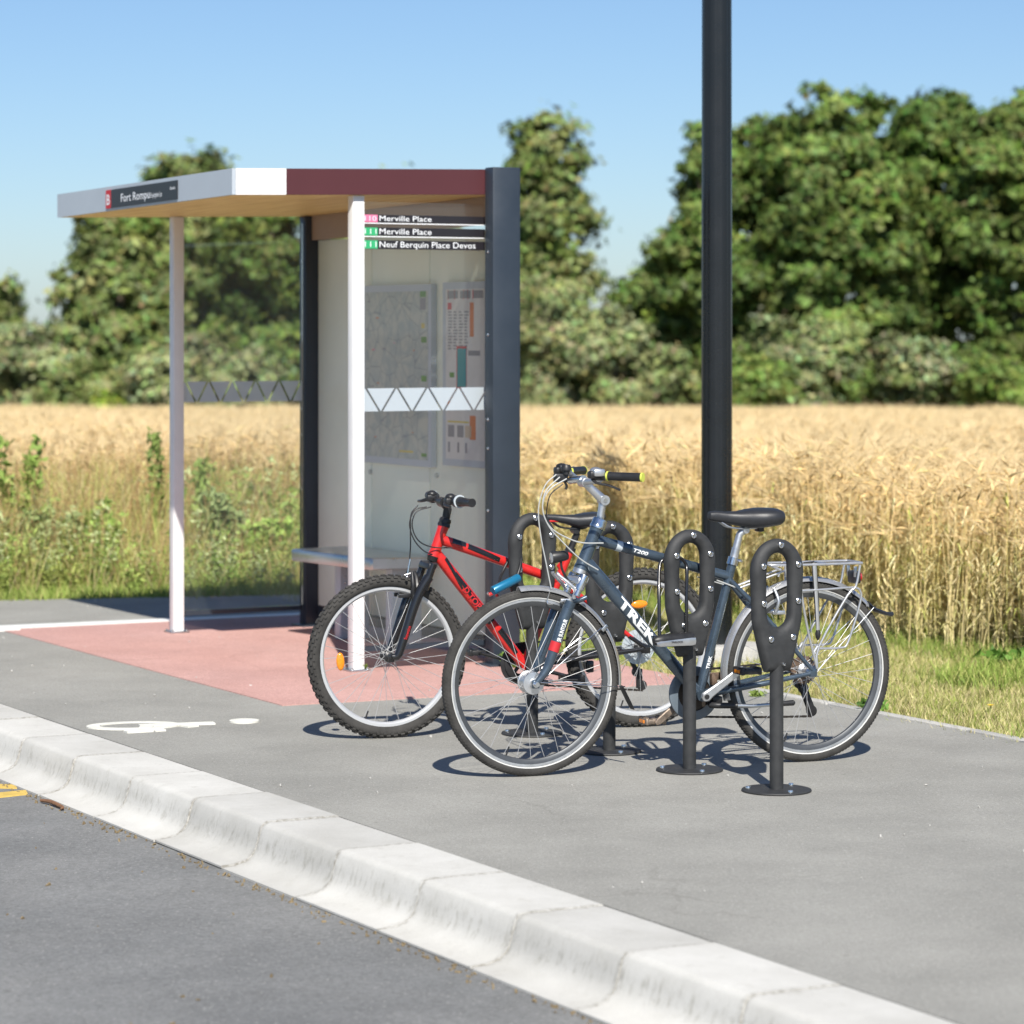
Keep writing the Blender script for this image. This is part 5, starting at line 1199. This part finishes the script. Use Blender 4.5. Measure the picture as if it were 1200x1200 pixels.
def crown_pts(c, rad, nl, n, lobe=.36, seed=0):
    r = np.random.default_rng(seed); L = r.normal(size=(nl, 3)); L /= np.linalg.norm(L, axis=1, keepdims=True); L *= (.25+.75*r.random((nl, 1))**.5)
    L = L*np.array(rad)*.82+np.array(c); lr = lobe*np.mean(rad)*(.55+.8*r.random(nl)); w_ = lr**2; w_ /= w_.sum()
    idx = r.choice(nl, n, p=w_); ns = 9
    sub = r.normal(size=(nl, ns, 3)); sub /= np.linalg.norm(sub, axis=2, keepdims=True); sub *= (.35+.75*r.random((nl, ns, 1))); sub[:, :, 2] *= .75
    si = r.integers(0, ns, n); cen = L[idx]+sub[idx, si]*lr[idx][:, None]; d = r.normal(size=(n, 3))*np.array((1.15, 1.15, .7)); sg = lr[idx]*(.13+.16*((si*7+idx*3) % 5)/4)
    P = cen+d*sg[:, None]; shade = .62+.76*r.random(nl); return P, idx, shade, L, lr
def tree(name, label, px, Y, base_off, height, rad, col, n, nl, leaf, cat='tree', seed=1, group=None, cz=None, trunk_r=.18, lobe=.36, col2=None):
    x = (px-600)/F*Y; z0 = terrain(x, Y)-.03; root = thing(name, label, cat, (x, Y, z0), 0, group); r = np.random.default_rng(seed)
    czz = height-rad[2]*.95 if cz is None else cz
    P, idx, sh, L, lr = crown_pts((0, 0, czz), rad, nl, n, lobe, seed)
    keep = P[:, 2] > .15; P = P[keep]; idx = idx[keep]
    outw = P-L[idx]; outw /= np.linalg.norm(outw, axis=1, keepdims=True)+1e-6; outw = outw*.7+(P-np.array((0, 0, czz)))/np.array(rad)*.5
    base = np.array(col)[None]*sh[idx][:, None]
    if col2 is not None:
        mixv = r.random(nl)[idx][:, None]; base = base*(1-mixv)+np.array(col2)[None]*mixv*sh[idx][:, None]
    base = base*(.8+.4*r.random((len(P), 1)))*(1+.12*r.normal(size=(len(P), 3)))
    V, C = leaf_cloud(P, leaf*(.7+.6*r.random(len(P))), np.clip(base, .005, 1), 0, 1.6, .5, outw)
    me = fast_mesh('crown', V, 4, C, 'leaves'); o = bpy.data.objects.new('crown', me); COL.objects.link(o); o.parent = root
    m_ = MB(); hgt = czz+rad[2]*.3; m_.tube([(0, 0, -.05), (.06, .03, hgt*.3), (-.05, .04, hgt*.65), (.03, 0, hgt)], [trunk_r*1.25, trunk_r, trunk_r*.7, trunk_r*.3], 9, spline=4)
    for k in range(min(nl, 12)):
        e = Vector(L[k]); s0 = Vector((0, 0, max(.2, e.z*.55))); m_.tube([s0, s0.lerp(e, .5)+Vector((0, 0, -.15)), e], [trunk_r*.4, trunk_r*.28, trunk_r*.08], 6, spline=3)
    m_.build('trunk', 'bark', root); return root
G1 = (.115, .178, .042); G2 = (.165, .225, .055); OL = (.25, .285, .11); WI = (.31, .35, .17); BR = (.20, .28, .06); YG = (.30, .38, .06)
dk = 'trees at the edge of the field'
def h_of(y, Y): return HC+(HOR-y)/F*Y-terrain(0, Y)
tree('broadleaf_tree', 'tall dense dark green tree right behind the black lamp post', 865, 84, 0, h_of(105, 84), (2.5, 2.4, 4.6), G1, 46500, 101, .155, seed=3, group=dk, col2=G2, lobe=.2)
tree('broadleaf_tree', 'tall dark green tree above the bright green willow bush, right of the lamp post', 985, 82, 0, h_of(60, 82), (2.5, 2.4, 4.9), G1, 49600, 114, .155, seed=5, group=dk, col2=G2, lobe=.2)
tree('broadleaf_tree', 'tall dark green tree with a bare pale branch near the right edge', 1095, 85, 0, h_of(85, 85), (2.3, 2.4, 4.7), G1, 46500, 105, .155, seed=8, group=dk, col2=(.10, .16, .03), lobe=.2)
tree('broadleaf_tree', 'tall dark green tree cut by the right edge', 1200, 82, 0, h_of(70, 82), (2.4, 2.3, 4.8), G1, 46500, 105, .155, seed=9, group=dk, col2=G2, lobe=.2)
tree('broadleaf_tree', 'tall olive green tree standing right behind the shelter roof end', 632, 88, 0, h_of(120, 88), (1.35, 2.0, 4.4), G2, 26350, 74, .155, seed=12, group=dk, col2=OL, lobe=.24)
tree('broadleaf_tree', 'round dark tree between the sky gap and the lamp post', 775, 90, 0, h_of(290, 90), (1.5, 1.8, 2.4), G1, 18600, 57, .155, seed=14, group=dk, col2=G2)
tree('broadleaf_tree', 'large olive green tree left of the far white post under the roof', 140, 86, 0, h_of(225, 86), (2.3, 2.0, 3.5), OL, 29450, 88, .155, seed=16, group=dk, col2=G2, lobe=.22)
tree('broadleaf_tree', 'tall green tree rising above the shelter roof behind the stop name sign', 225, 88, 0, h_of(160, 88), (2.4, 2.0, 4.2), OL, 32550, 92, .155, seed=17, group=dk, col2=G1, lobe=.21)
tree('broadleaf_tree', 'green tree seen through the far glass pane of the shelter', 312, 85, 0, h_of(190, 85), (2.1, 2.0, 3.9), G2, 27900, 83, .155, seed=19, group=dk, col2=G1, lobe=.22)
tree('broadleaf_tree', 'distant grey green tree cut by the left edge', -12, 100, 0, h_of(300, 100), (1.1, 1.4, 2.6), OL, 12400, 48, .155, seed=21, group=dk, col2=G2)
tree('broadleaf_tree', 'green tree hidden for the most part by the shelter wall', 450, 90, 0, h_of(190, 90), (2.2, 2, 3.7), G2, 18600, 79, .155, seed=22, group=dk, col2=OL)
tree('broadleaf_tree', 'dark tree beyond the right edge of the wheat field', 1330, 84, 0, h_of(90, 84), (2.6, 2.4, 4.6), G1, 24800, 88, .155, seed=23, group=dk)
bs = 'bushes at the edge of the field'
def bush(label, px, Y, ytop, rx, col, n, seed, col2=None, lf=.105): 
    h = h_of(ytop, Y); tree('bush', label, px, Y, 0, h, (rx, 1.2, h*.5), col, n, 26, lf, 'bush', seed, bs, cz=h*.48, trunk_r=.07, lobe=.42, col2=col2)
bush('bright green willow bush in front of the dark trees, right of the lamp post', 945, 78, 345, 1.6, BR, 14250, 31, WI)
bush('grey green pointed bush at the right end of the bright willow', 1070, 78, 375, 1.0, (.12, .16, .05), 9000, 32, WI)
bush('small yellow green bush at the foot of the trees near the right edge', 1168, 77, 415, 1.1, BR, 7500, 33)
bush('pale silvery willow bush just right of the shelter column', 650, 79, 318, 1.15, WI, 13500, 34, OL)
bush('grey green willow bush left of the lamp post', 722, 78, 345, 1.0, WI, 11250, 35, OL)
bush('low olive bush right behind the lamp post', 795, 78, 395, .95, (.11, .14, .05), 9000, 36, OL)
bush('low green bush between willow and lamp post foot', 880, 77, 395, .9, BR, 7500, 37, G2)
bush('pale willow bush seen on both sides of the far white post', 205, 80, 372, 1.35, WI, 14250, 38, OL)
bush('grey green bush seen through the far glass pane', 280, 80, 385, 1.2, OL, 11250, 39, WI)
bush('rounded olive bush below the large tree on the left', 100, 81, 395, 1.15, OL, 11250, 40, G2)
bush('broad hazy green bush at the left edge', 25, 82, 372, 1.6, OL, 14250, 41, WI)
bush('small bright yellow green shrub at the far edge of the field', 125, 76, 455, .4, YG, 2100, 42, None, .1)
bush('dark low hedge bush near the right trees', 1120, 80, 400, 1.0, G2, 8200, 43, G1)
bush('low bush in the shade under the big trees', 1010, 81, 420, 1.3, G2, 8200, 44, G1)
bush('low bush behind the shelter wall', 480, 82, 400, 2.0, OL, 7500, 45, G2, .18)
bush('low hedge bush under the sky gap', 690, 84, 365, 1.3, OL, 9750, 46, G2)
# bare pale branch in the right tree
# clump meshes to be scattered
def ribbon(P0, d0, length, width, bend, nseg, col0, col1, side):
    """strip quads of a blade; returns list of quads (4 verts) and colours"""
    pts = []; p = np.array(P0, float); d = np.array(d0, float)
    for i in range(nseg+1):
        pts.append(p.copy()); p = p+d*length/nseg; d = d+np.array(bend)/nseg; d /= np.linalg.norm(d)
    V = []; C = []
    for i in range(nseg):
        w0 = width*(1-i/nseg)**.6; w1 = width*(1-(i+1)/nseg)**.6 if i < nseg-1 else width*.08
        c0 = np.array(col0)*(1-i/nseg)+np.array(col1)*i/nseg; c1 = np.array(col0)*(1-(i+1)/nseg)+np.array(col1)*(i+1)/nseg
        V += [pts[i]-side*w0, pts[i]+side*w0, pts[i+1]+side*w1, pts[i+1]-side*w1]; C += [c0, c0, c1, c1]
    return V, C
def barley_clump(seed, nplants, area, low, hi=.80):
    r = np.random.default_rng(seed); V = []; C = []
    gold = np.array((.70, .525, .27)) if not low else np.array((.78, .59, .30)); pale = np.array((.78, .62, .36)); green = np.array((.42, .46, .11)); straw = np.array((.94, .80, .46))
    for k in range(nplants):
        x, y = (r.random(2)-.5)*area; h = hi*((.66+.4*r.random()) if low else (.84+.22*r.random())); la = r.random()*6.283; lean = .10*r.random()+.03
        d = np.array((math.cos(la)*lean, math.sin(la)*lean, 1)); d /= np.linalg.norm(d); sa = r.random()*6.283; side = np.array((math.cos(sa), math.sin(sa), 0))
        gr = r.random()**1.6; cs = straw*(1-gr*.75)+green*gr*.75; ct = gold*(1-gr*.3)+green*gr*.3
        cs = cs*(.82+.3*r.random()); z0 = 0 if low else h*.55
        base = np.array((x, y, 0))+d*z0
        for s_ in (side, np.cross(d, side)):
            v, c = ribbon(base, d, h-z0, .0024, (0, 0, 0), 1, cs, ct, s_); v[2:4] = [base+d*(h-z0)+s_*.0016, base+d*(h-z0)-s_*.0016]; V += v; C += c
        for j in range(5 if low else 2):
            zz = h*(.1+.75*r.random()) if low else h*(.6+.3*r.random()); a = r.random()*6.283; dd = np.array((math.cos(a)*.75, math.sin(a)*.75, .75)); sd = np.array((-math.sin(a), math.cos(a), 0))
            g2 = min(1, gr*r.random()*1.6); cl = (straw*(1-g2)+green*g2)*(.7+.5*r.random()); v, c = ribbon(np.array((x, y, 0))+d*zz, dd/np.linalg.norm(dd), .12+.14*r.random(), .0045, (math.cos(a)*.8, math.sin(a)*.8, -2.2), 3, cl, cl*1.05, sd); V += v; C += c
        top = np.array((x, y, 0))+d*h; a = la+r.normal()*.6 if r.random() < .75 else r.random()*6.28; nod = .5+1.0*r.random(); e = np.array((math.cos(a)*nod, math.sin(a)*nod, 1-.75*nod)); e /= np.linalg.norm(e)
        ce = (gold*(1-.4*r.random())+pale*.4*r.random())*(.85+.3*r.random()); s1 = np.cross(e, np.array((.3, .1, 1))); s1 /= np.linalg.norm(s1); s2 = np.cross(e, s1)
        L_ = .075+.03*r.random()
        for s_ in (s1, s2):
            V += [top, top+e*L_*.35+s_*.0075, top+e*L_, top+e*L_*.35-s_*.0075]; C += [ce*.85, ce, ce, ce]
        for j in range(7):
            f = .15+.8*j/7; an = r.normal(size=3)*.16; aw = e+an; aw[2] -= .12*r.random(); aw /= np.linalg.norm(aw); st = top+e*L_*f; sd = s1 if j % 2 else s2; ll = .11+.06*r.random()
            V += [st-sd*.0011, st+sd*.0011, st+aw*ll+sd*.0003, st+aw*ll-sd*.0003]; C += [pale*.95]*2+[pale*1.1]*2
    return fast_mesh('barley_clump', np.array(V), 4, np.clip(np.array(C), 0, .95), 'barley')
def blade_clump(name, seed, n, area, hmin, hmax, width, cols, mat, seg=3, heads=0, lean=.35):
    r = np.random.default_rng(seed); V = []; C = []
    for k in range(n):
        x, y = (r.random(2)-.5)*area; a = r.random()*6.283; ln = lean*r.random(); d = np.array((math.cos(a)*ln, math.sin(a)*ln, 1)); d /= np.linalg.norm(d); sa = r.random()*6.283; sd = np.array((math.cos(sa), math.sin(sa), 0))
        c = np.array(cols[r.integers(len(cols))])*(.75+.5*r.random()); h = hmin+(hmax-hmin)*r.random()
        v, cc_ = ribbon((x, y, 0), d, h, width*(.7+.6*r.random()), (math.cos(a)*.7*r.random(), math.sin(a)*.7*r.random(), -.5*r.random()), seg, c*.9, c*1.1, sd); V += v; C += cc_
        if r.random() < heads:
            top = np.array(v[-2]); ch = np.array((.42, .27, .12))*(.7+.6*r.random())
            for j in range(9):
                st = top-np.array((0, 0, .14))*(j/9)+r.normal(size=3)*.004; dd = r.normal(size=3)*.5+np.array((0, 0, .8)); dd /= np.linalg.norm(dd); s_ = np.cross(dd, (1, .2, .1)); V += [st, st+dd*.016+s_*.003, st+dd*.036, st+dd*.016-s_*.003]; C += [ch]*4
    return fast_mesh(name, np.array(V), 4, np.clip(np.array(C), 0, .95), mat)
def scatter(name, meshes, pos, rotz, scl, tilt=None, label=None, cat=None):
    """stuff nobody could count: clump meshes set on points by geometry nodes"""
    src = bpy.data.collections.new(name+'_source')
    for i, me in enumerate(meshes):
        o = bpy.data.objects.new(name+'_clump', me); src.objects.link(o)
    pm = bpy.data.meshes.new(name); pm.vertices.add(len(pos)); pm.vertices.foreach_set('co', np.asarray(pos, np.float32).ravel())
    ar = pm.attributes.new('rot', 'FLOAT_VECTOR', 'POINT'); rv = np.zeros((len(pos), 3), np.float32); rv[:, 2] = rotz
    if tilt is not None: rv[:, :2] = tilt
    ar.data.foreach_set('vector', rv.ravel()); as_ = pm.attributes.new('scl', 'FLOAT_VECTOR', 'POINT'); sv = np.asarray(scl, np.float32)
    if sv.ndim == 1: sv = np.repeat(sv[:, None], 3, 1)
    as_.data.foreach_set('vector', sv.ravel())
    o = bpy.data.objects.new(name, pm); COL.objects.link(o)
    g = bpy.data.node_groups.new(name+'_scatter', 'GeometryNodeTree'); g.interface.new_socket('Geometry', in_out='INPUT', socket_type='NodeSocketGeometry'); g.interface.new_socket('Geometry', in_out='OUTPUT', socket_type='NodeSocketGeometry')
    N = g.nodes; L = g.links; gi = N.new('NodeGroupInput'); go = N.new('NodeGroupOutput'); ip = N.new('GeometryNodeInstanceOnPoints'); ci = N.new('GeometryNodeCollectionInfo')
    ci.inputs['Collection'].default_value = src; ci.inputs['Separate Children'].default_value = True; ci.inputs['Reset Children'].default_value = True
    mp = N.new('GeometryNodeMeshToPoints'); L.new(gi.outputs[0], mp.inputs[0]); L.new(mp.outputs[0], ip.inputs['Points']); L.new(ci.outputs[0], ip.inputs['Instance']); ip.inputs['Pick Instance'].default_value = True
    rvn = N.new('FunctionNodeRandomValue'); rvn.data_type = 'INT'; rvn.inputs['Min'].default_value = 0; rvn.inputs['Max'].default_value = len(meshes)-1
    ints = [s for s in rvn.inputs if s.type == 'INT' and s.name in ('Min', 'Max')]; ints[0].default_value = 0; ints[1].default_value = len(meshes)-1
    outi = [s for s in rvn.outputs if s.type == 'INT'][0]; L.new(outi, ip.inputs['Instance Index'])
    for nm, inp in (('rot', 'Rotation'), ('scl', 'Scale')):
        na = N.new('GeometryNodeInputNamedAttribute'); na.data_type = 'FLOAT_VECTOR'; na.inputs['Name'].default_value = nm; L.new([s for s in na.outputs if s.name == 'Attribute'][0], ip.inputs[inp])
    L.new(ip.outputs[0], go.inputs[0]); md = o.modifiers.new('scatter', 'NODES'); md.node_group = g
    return tag(o, label, cat, None, 'stuff')
def in_view(x, y, m=1.35): return abs(x) < (600/F*y)*m+.8
# barley: an upright near edge, then the canopy of ears down to the trees
near = [barley_clump(100+i, 26, .34, True) for i in range(5)]; far = [barley_clump(200+i, 60, .62, False) for i in range(4)]
pn = []; pf = []
def field(a, b): return (b > 5.15) or (a > 11.2 and b > 1.2 and b > 5.15-(a-11.2)*1.3)
step = .2
for a in np.arange(-3, 20, step):
    for b in np.arange(5.15, 13, step):
        aa = a+rng.uniform(-.1, .1); bb_ = b+rng.uniform(-.1, .1)+.12*math.sin(a*2.1)+.08*math.sin(a*5.3)
        p = K(aa, max(5.1, bb_))
        if in_view(p.x, p.y) and b < 6.9+.2*rng.random(): pn.append((p.x, p.y, terrain(p.x, p.y)-.02))
yy = 18.0
while yy < 78:
    st = .40 if yy < 36 else (.52 if yy < 50 else .66)
    for x in np.arange(-yy/6*1.4-1, yy/6*1.4+1, st):
        xx = x+rng.uniform(-.2, .2); y2 = yy+rng.uniform(-.2, .2); a, b = toK((xx, y2))
        if field(a, b) and (b > 6.6 or a > 11): pf.append((xx, y2, terrain(xx, y2)-.02))
    yy += st*.9
pn = np.array(pn); pf = np.array(pf)
def undul(p): return 1+.05*np.sin(p[:, 0]*.9+p[:, 1]*.35)+.04*np.sin(p[:, 0]*2.3-p[:, 1]*.8)
scatter('barley_edge', near, pn, rng.random(len(pn))*6.283, (.93+.14*rng.random(len(pn)))*undul(pn), rng.normal(size=(len(pn), 2))*.05, 'tall golden barley stalks along the near edge of the field', 'barley')
scatter('barley_field', far, pf, rng.random(len(pf))*6.283, (.95+.1*rng.random(len(pf)))*undul(pf), rng.normal(size=(len(pf), 2))*.05, 'ripe golden barley field stretching to the trees', 'barley')
# verge grass
gcols = [(.30, .34, .08), (.52, .46, .21), (.64, .56, .30), (.44, .43, .16), (.24, .31, .06), (.58, .50, .25)]
vg = [blade_clump('verge_grass_clump', 300+i, 90, .24, .02, .055, .0022, gcols, 'grass', 2, 0, .8) for i in range(4)]
gg = [blade_clump('verge_grass_clump', 320+i, 70, .2, .04, .1, .003, [(.22, .31, .06), (.27, .35, .08), (.42, .42, .14)], 'grass', 2, 0, .8) for i in range(2)]
pv = []; pg = []
for a in np.arange(-4, 9.6, .09):
    for b in np.arange(3.22, 5.4, .09):
        aa, b2_ = a+rng.uniform(-.05, .05), b+rng.uniform(-.05, .05); p = K(aa, b2_)
        if b2_ < 3.215 or not in_view(p.x, p.y) or (p.x-PX-.06)**2+(p.y-PY+.02)**2 < .2**2: continue
        patch = math.sin(p.x*2.7+1)+math.sin(p.y*2.1+p.x)+math.sin(p.x*5.1-p.y*3.3)*.7+rng.normal()*.5
        if patch > 1.5: pg.append((p.x, p.y, -.03))
        elif b2_ > 4.85 and rng.random() < .5: pg.append((p.x, p.y, -.03))
        elif rng.random() < .8: pv.append((p.x, p.y, -.03))
for a in np.arange(8.6, 11, .1):
    for b in np.arange(-.0, 5.3, .1):
        if a > 9.63-b*.27+.02: p = K(a, b); pg.append((p.x, p.y, -.03)) if in_view(p.x, p.y) else None
pv = np.array(pv); pg = np.array(pg)
scatter('verge_grass', vg, pv, rng.random(len(pv))*6.283, .8+.5*rng.random(len(pv)), None, 'short dry grass of the verge behind the pavement', 'grass')
scatter('green_grass', gg, pg, rng.random(len(pg))*6.283, .8+.6*rng.random(len(pg)), None, 'greener grass tufts in the verge and along the path', 'grass')
# tall weeds left of the shelter
wc = [(.42, .46, .12), (.56, .47, .21), (.42, .25, .13), (.34, .43, .09), (.68, .57, .31), (.44, .45, .13)]
tw = [blade_clump('tall_grass_clump', 400+i, 26, .36, .3, 1.0, .0042, wc, 'weeds', 4, .4, .55) for i in range(5)]
pw = []
for a in np.arange(8.9, 12.0, .15):
    for b in np.arange(-.1, 6.0, .15):
        aa, b2_ = a+rng.uniform(-.08, .08), b+rng.uniform(-.08, .08)
        if aa < 9.95-b2_*.27 or field(aa-.5, b2_): continue
        p = K(aa, b2_)
        if in_view(p.x, p.y): pw.append((p.x, p.y, -.03))
pw = np.array(pw); ha = np.array([toK(p)[0] for p in pw]); hs = np.clip(.42+.3*(ha-9.2), .4, .9)*(.8+.35*rng.random(len(pw)))
scatter('tall_grass', tw, pw, rng.random(len(pw))*6.283, hs, None, 'tall brownish green wild grass at the end of the path', 'grass')
def herb_clump(seed, n, col):
    r = np.random.default_rng(seed); P = []; hh = r.random(5)*.35+.3
    for k in range(n):
        j = r.integers(5); a = j*1.3; t = r.random(); P.append((math.cos(a)*.14*t+r.normal()*.03, math.sin(a)*.14*t+r.normal()*.03, hh[j]*(.08+.92*t)))
    c = np.array(col)[None]*(.65+.7*r.random((n, 1))); V, C = leaf_cloud(np.array(P), .017+.014*r.random(n), np.clip(c, 0, 1), 0, 2.2, .6); return fast_mesh('herb_clump', V, 4, C, 'weeds')
hc = [herb_clump(450+i, 260, c) for i, c in enumerate([(.26, .38, .08), (.32, .44, .11), (.44, .50, .24), (.30, .38, .10), (.38, .43, .11)])]
ph = []
for k in range(620):
    a = rng.uniform(9.0, 11.6); b = rng.uniform(-.1, 5.2); p = K(a, b)
    if a > 9.9-b*.27 and in_view(p.x, p.y) and not field(a-.3, b) and math.sin(p.x*3.1)+math.sin(p.y*2.3+p.x*1.7)+rng.normal()*.6 > -.2: ph.append((p.x, p.y, -.03))
ph = np.array(ph); hs2 = np.clip(.5+.32*(np.array([toK(p)[0] for p in ph])-9.2), .45, 1.05)*(.7+.5*rng.random(len(ph)))
scatter('wild_herbs', hc, ph, rng.random(len(ph))*6.283, hs2, None, 'leafy green wild herbs mixed into the tall grass on the left', 'plants')
# single weeds
def weed(name, label, px, Y, h, n, leaf, col, spread, seed, cat='plant', z=None, up=.4):
    x = (px-600)/F*Y; r = np.random.default_rng(seed); root = thing(name, label, cat, (x, Y, (-.03 if z is None else z)), 0, 'wild plants')
    m_ = MB(); P = []; ns = max(2, int(3+spread*8))
    for k in range(ns):
        a = r.random()*6.28; e = np.array((math.cos(a)*spread*r.random(), math.sin(a)*spread*r.random(), h*(.7+.3*r.random())))
        m_.tube([(0, 0, -.01), (e[0]*.4, e[1]*.4, e[2]*.5), tuple(e)], [.004, .003, .0012], 5, spline=3)
        for j in range(n//ns):
            t = .12+.88*r.random(); P.append((e[0]*t*(.8 if t < .5 else 1)+r.normal()*leaf*.7, e[1]*t+r.normal()*leaf*.7, e[2]*t))
    P = np.array(P); m_.build('stem', 'bark', root) if False else None
    so = m_.mesh('stem'); so.materials.append(MATS['weed_stem']); s_ = bpy.data.objects.new('stem', so); COL.objects.link(s_); s_.parent = root
    V, C = leaf_cloud(P, leaf*np.ones(len(P)), np.clip(np.array(col)[None]*(.75+.5*r.random((len(P), 1))), 0, 1), 0, 2.0, up)
    o = bpy.data.objects.new('foliage', fast_mesh('foliage', V, 4, C, 'weeds')); COL.objects.link(o); o.parent = root; return root
M('weed_stem', (.16, .2, .06), .7)
weed('weed', 'pale green leafy weed at the left edge, in front of the tall grass', 28, 19.6, .62, 572, 0.040, (.34, .42, .16), .28, 51)
weed('weed', 'second pale leafy weed close to the right of the one at the left edge', 62, 19.4, .48, 440, 0.036, (.36, .42, .18), .24, 52)
weed('weed', 'tall bright green weed rising above the grass at the left edge', 22, 20.3, .98, 572, 0.040, (.30, .42, .10), .2, 53)
weed('weed', 'slender upright green weed just left of the far white post', 182, 20.6, 1.12, 264, 0.033, (.28, .38, .10), .08, 54)
weed('weed', 'bushy green weed in the middle of the tall grass on the left', 118, 19.8, .55, 484, 0.040, (.30, .42, .10), .25, 55)
weed('weed', 'grey green leafy weed just right of the far white post', 258, 20.0, .66, 528, 0.036, (.26, .32, .13), .22, 56)
weed('weed', 'upright green weed behind the far glass pane', 236, 20.4, .85, 308, 0.033, (.30, .40, .11), .1, 57)
weed('weed', 'low green weed beside the far dark column', 310, 19.9, .5, 396, 0.036, (.30, .42, .10), .2, 58)
weed('weed', 'low dark green weed at the edge of the path on the left', 6, 18.95, .3, 352, 0.040, (.24, .36, .07), .2, 59)
def ground_weed(label, px, py, h, n, leaf, col, spread, seed, z=-.02): 
    p = on_z(px, py); weed('weed', label, px, p.y, h, n, leaf, col, spread, seed, z=z, up=1.1)
ground_weed('broad leaved dock plant at the foot of the barley near the right edge', 1182, 781, .09, 120, 0.042, (.12, .24, .04), .16, 61)
ground_weed('small dandelion rosette beside the rear wheel of the blue bicycle', 1026, 830, .06, 80, 0.030, (.14, .26, .05), .08, 62)
ground_weed('small grass tuft on the pavement beside the near white post', 428, 786, .04, 120, 0.011, (.18, .25, .05), .05, 63, 0)
ground_weed('green weed tuft at the foot of the near shelter column', 597, 783, .08, 240, 0.018, (.17, .27, .05), .12, 64, 0)
ground_weed('small green tuft under the pedal of the blue bicycle', 887, 816, .05, 140, 0.012, (.2, .28, .06), .06, 65)
p = on_z(1160, 834); dn = thing('dandelion', 'single yellow dandelion flower in the verge near the right edge', 'flower', (p.x, p.y, -.03))
m_ = MB(); m_.tube([(0, 0, 0), (.003, 0, .055)], .002, 6); me = m_.mesh('stem'); me.materials.append(MATS['weed_stem']); o = bpy.data.objects.new('stem', me); COL.objects.link(o); o.parent = dn
m_ = MB()
for k in range(22):
    a = 2*math.pi*k/22*3.3; d = Vector((math.cos(a), math.sin(a), .25+.03*(k % 4))); t = Vector((-d.y, d.x, 0)); c = Vector((.003, 0, .055)); m_.add([c, c+d*.011+t*.003, c+d*.018, c+d*.011-t*.003], [(0, 1, 2, 3)], False)
m_.build('petal', 'petal', dn)
# leaf litter and grit along the gutter, a stick
mb = MB(); rr = random.Random(3)
for k in range(1100):
    a = rr.uniform(-6, 16); b = -.435-abs(rr.gauss(0, .03)) if k < 950 else -.43-rr.random()*1.2; p = K(a, b, -.138); s_ = rr.uniform(.0015, .0055); q = Quaternion((rr.random(), rr.random(), rr.random(), rr.random()+.1)).normalized().to_matrix()
    mb.box(p, (s_*1.6, s_, s_*.5), (q @ Vector((1, 0, 0)), q @ Vector((0, 1, 0)), q @ Vector((0, 0, 1))))
tag(mb.build('gutter_grit', 'soil'), 'brown grit and leaf crumbs lying along the foot of the kerb', 'debris', None, 'stuff')
mb = MB()
for k in range(150):
    a = rr.uniform(-6, 9); b = rr.uniform(.05, 3.1); p = K(a, b, .0035); s_ = rr.uniform(.0015, .0045); q = Quaternion((rr.random(), rr.random(), rr.random(), rr.random()+.1)).normalized().to_matrix(); mb.box(p, (s_*1.4, s_, s_*.6), (q @ Vector((1, 0, 0)), q @ Vector((0, 1, 0)), q @ Vector((0, 0, 1))))
tag(mb.build('pavement_grit', 'edging'), 'pale crumbs of gravel strewn over the grey pavement', 'debris', None, 'stuff')
sa, sb = on_z(48, 938, -.13), on_z(73, 946, -.13); m_ = MB(); m_.tube([sa, sa.lerp(sb, .45)+Vector((0, .012, .004)), sb, sb+Vector((.0, -.03, 0))], [.006, .008, .007, .003], 8, spline=4)
tag(m_.build('stick', 'twig'), 'short brown stick lying in the gutter by the kerb', 'stick')
print('triangles', sum(len(p.vertices)-2 for me in bpy.data.meshes if me.users for p in me.polygons) if False else sum(len(me.loops)-2*len(me.polygons) for me in bpy.data.meshes if me.users))
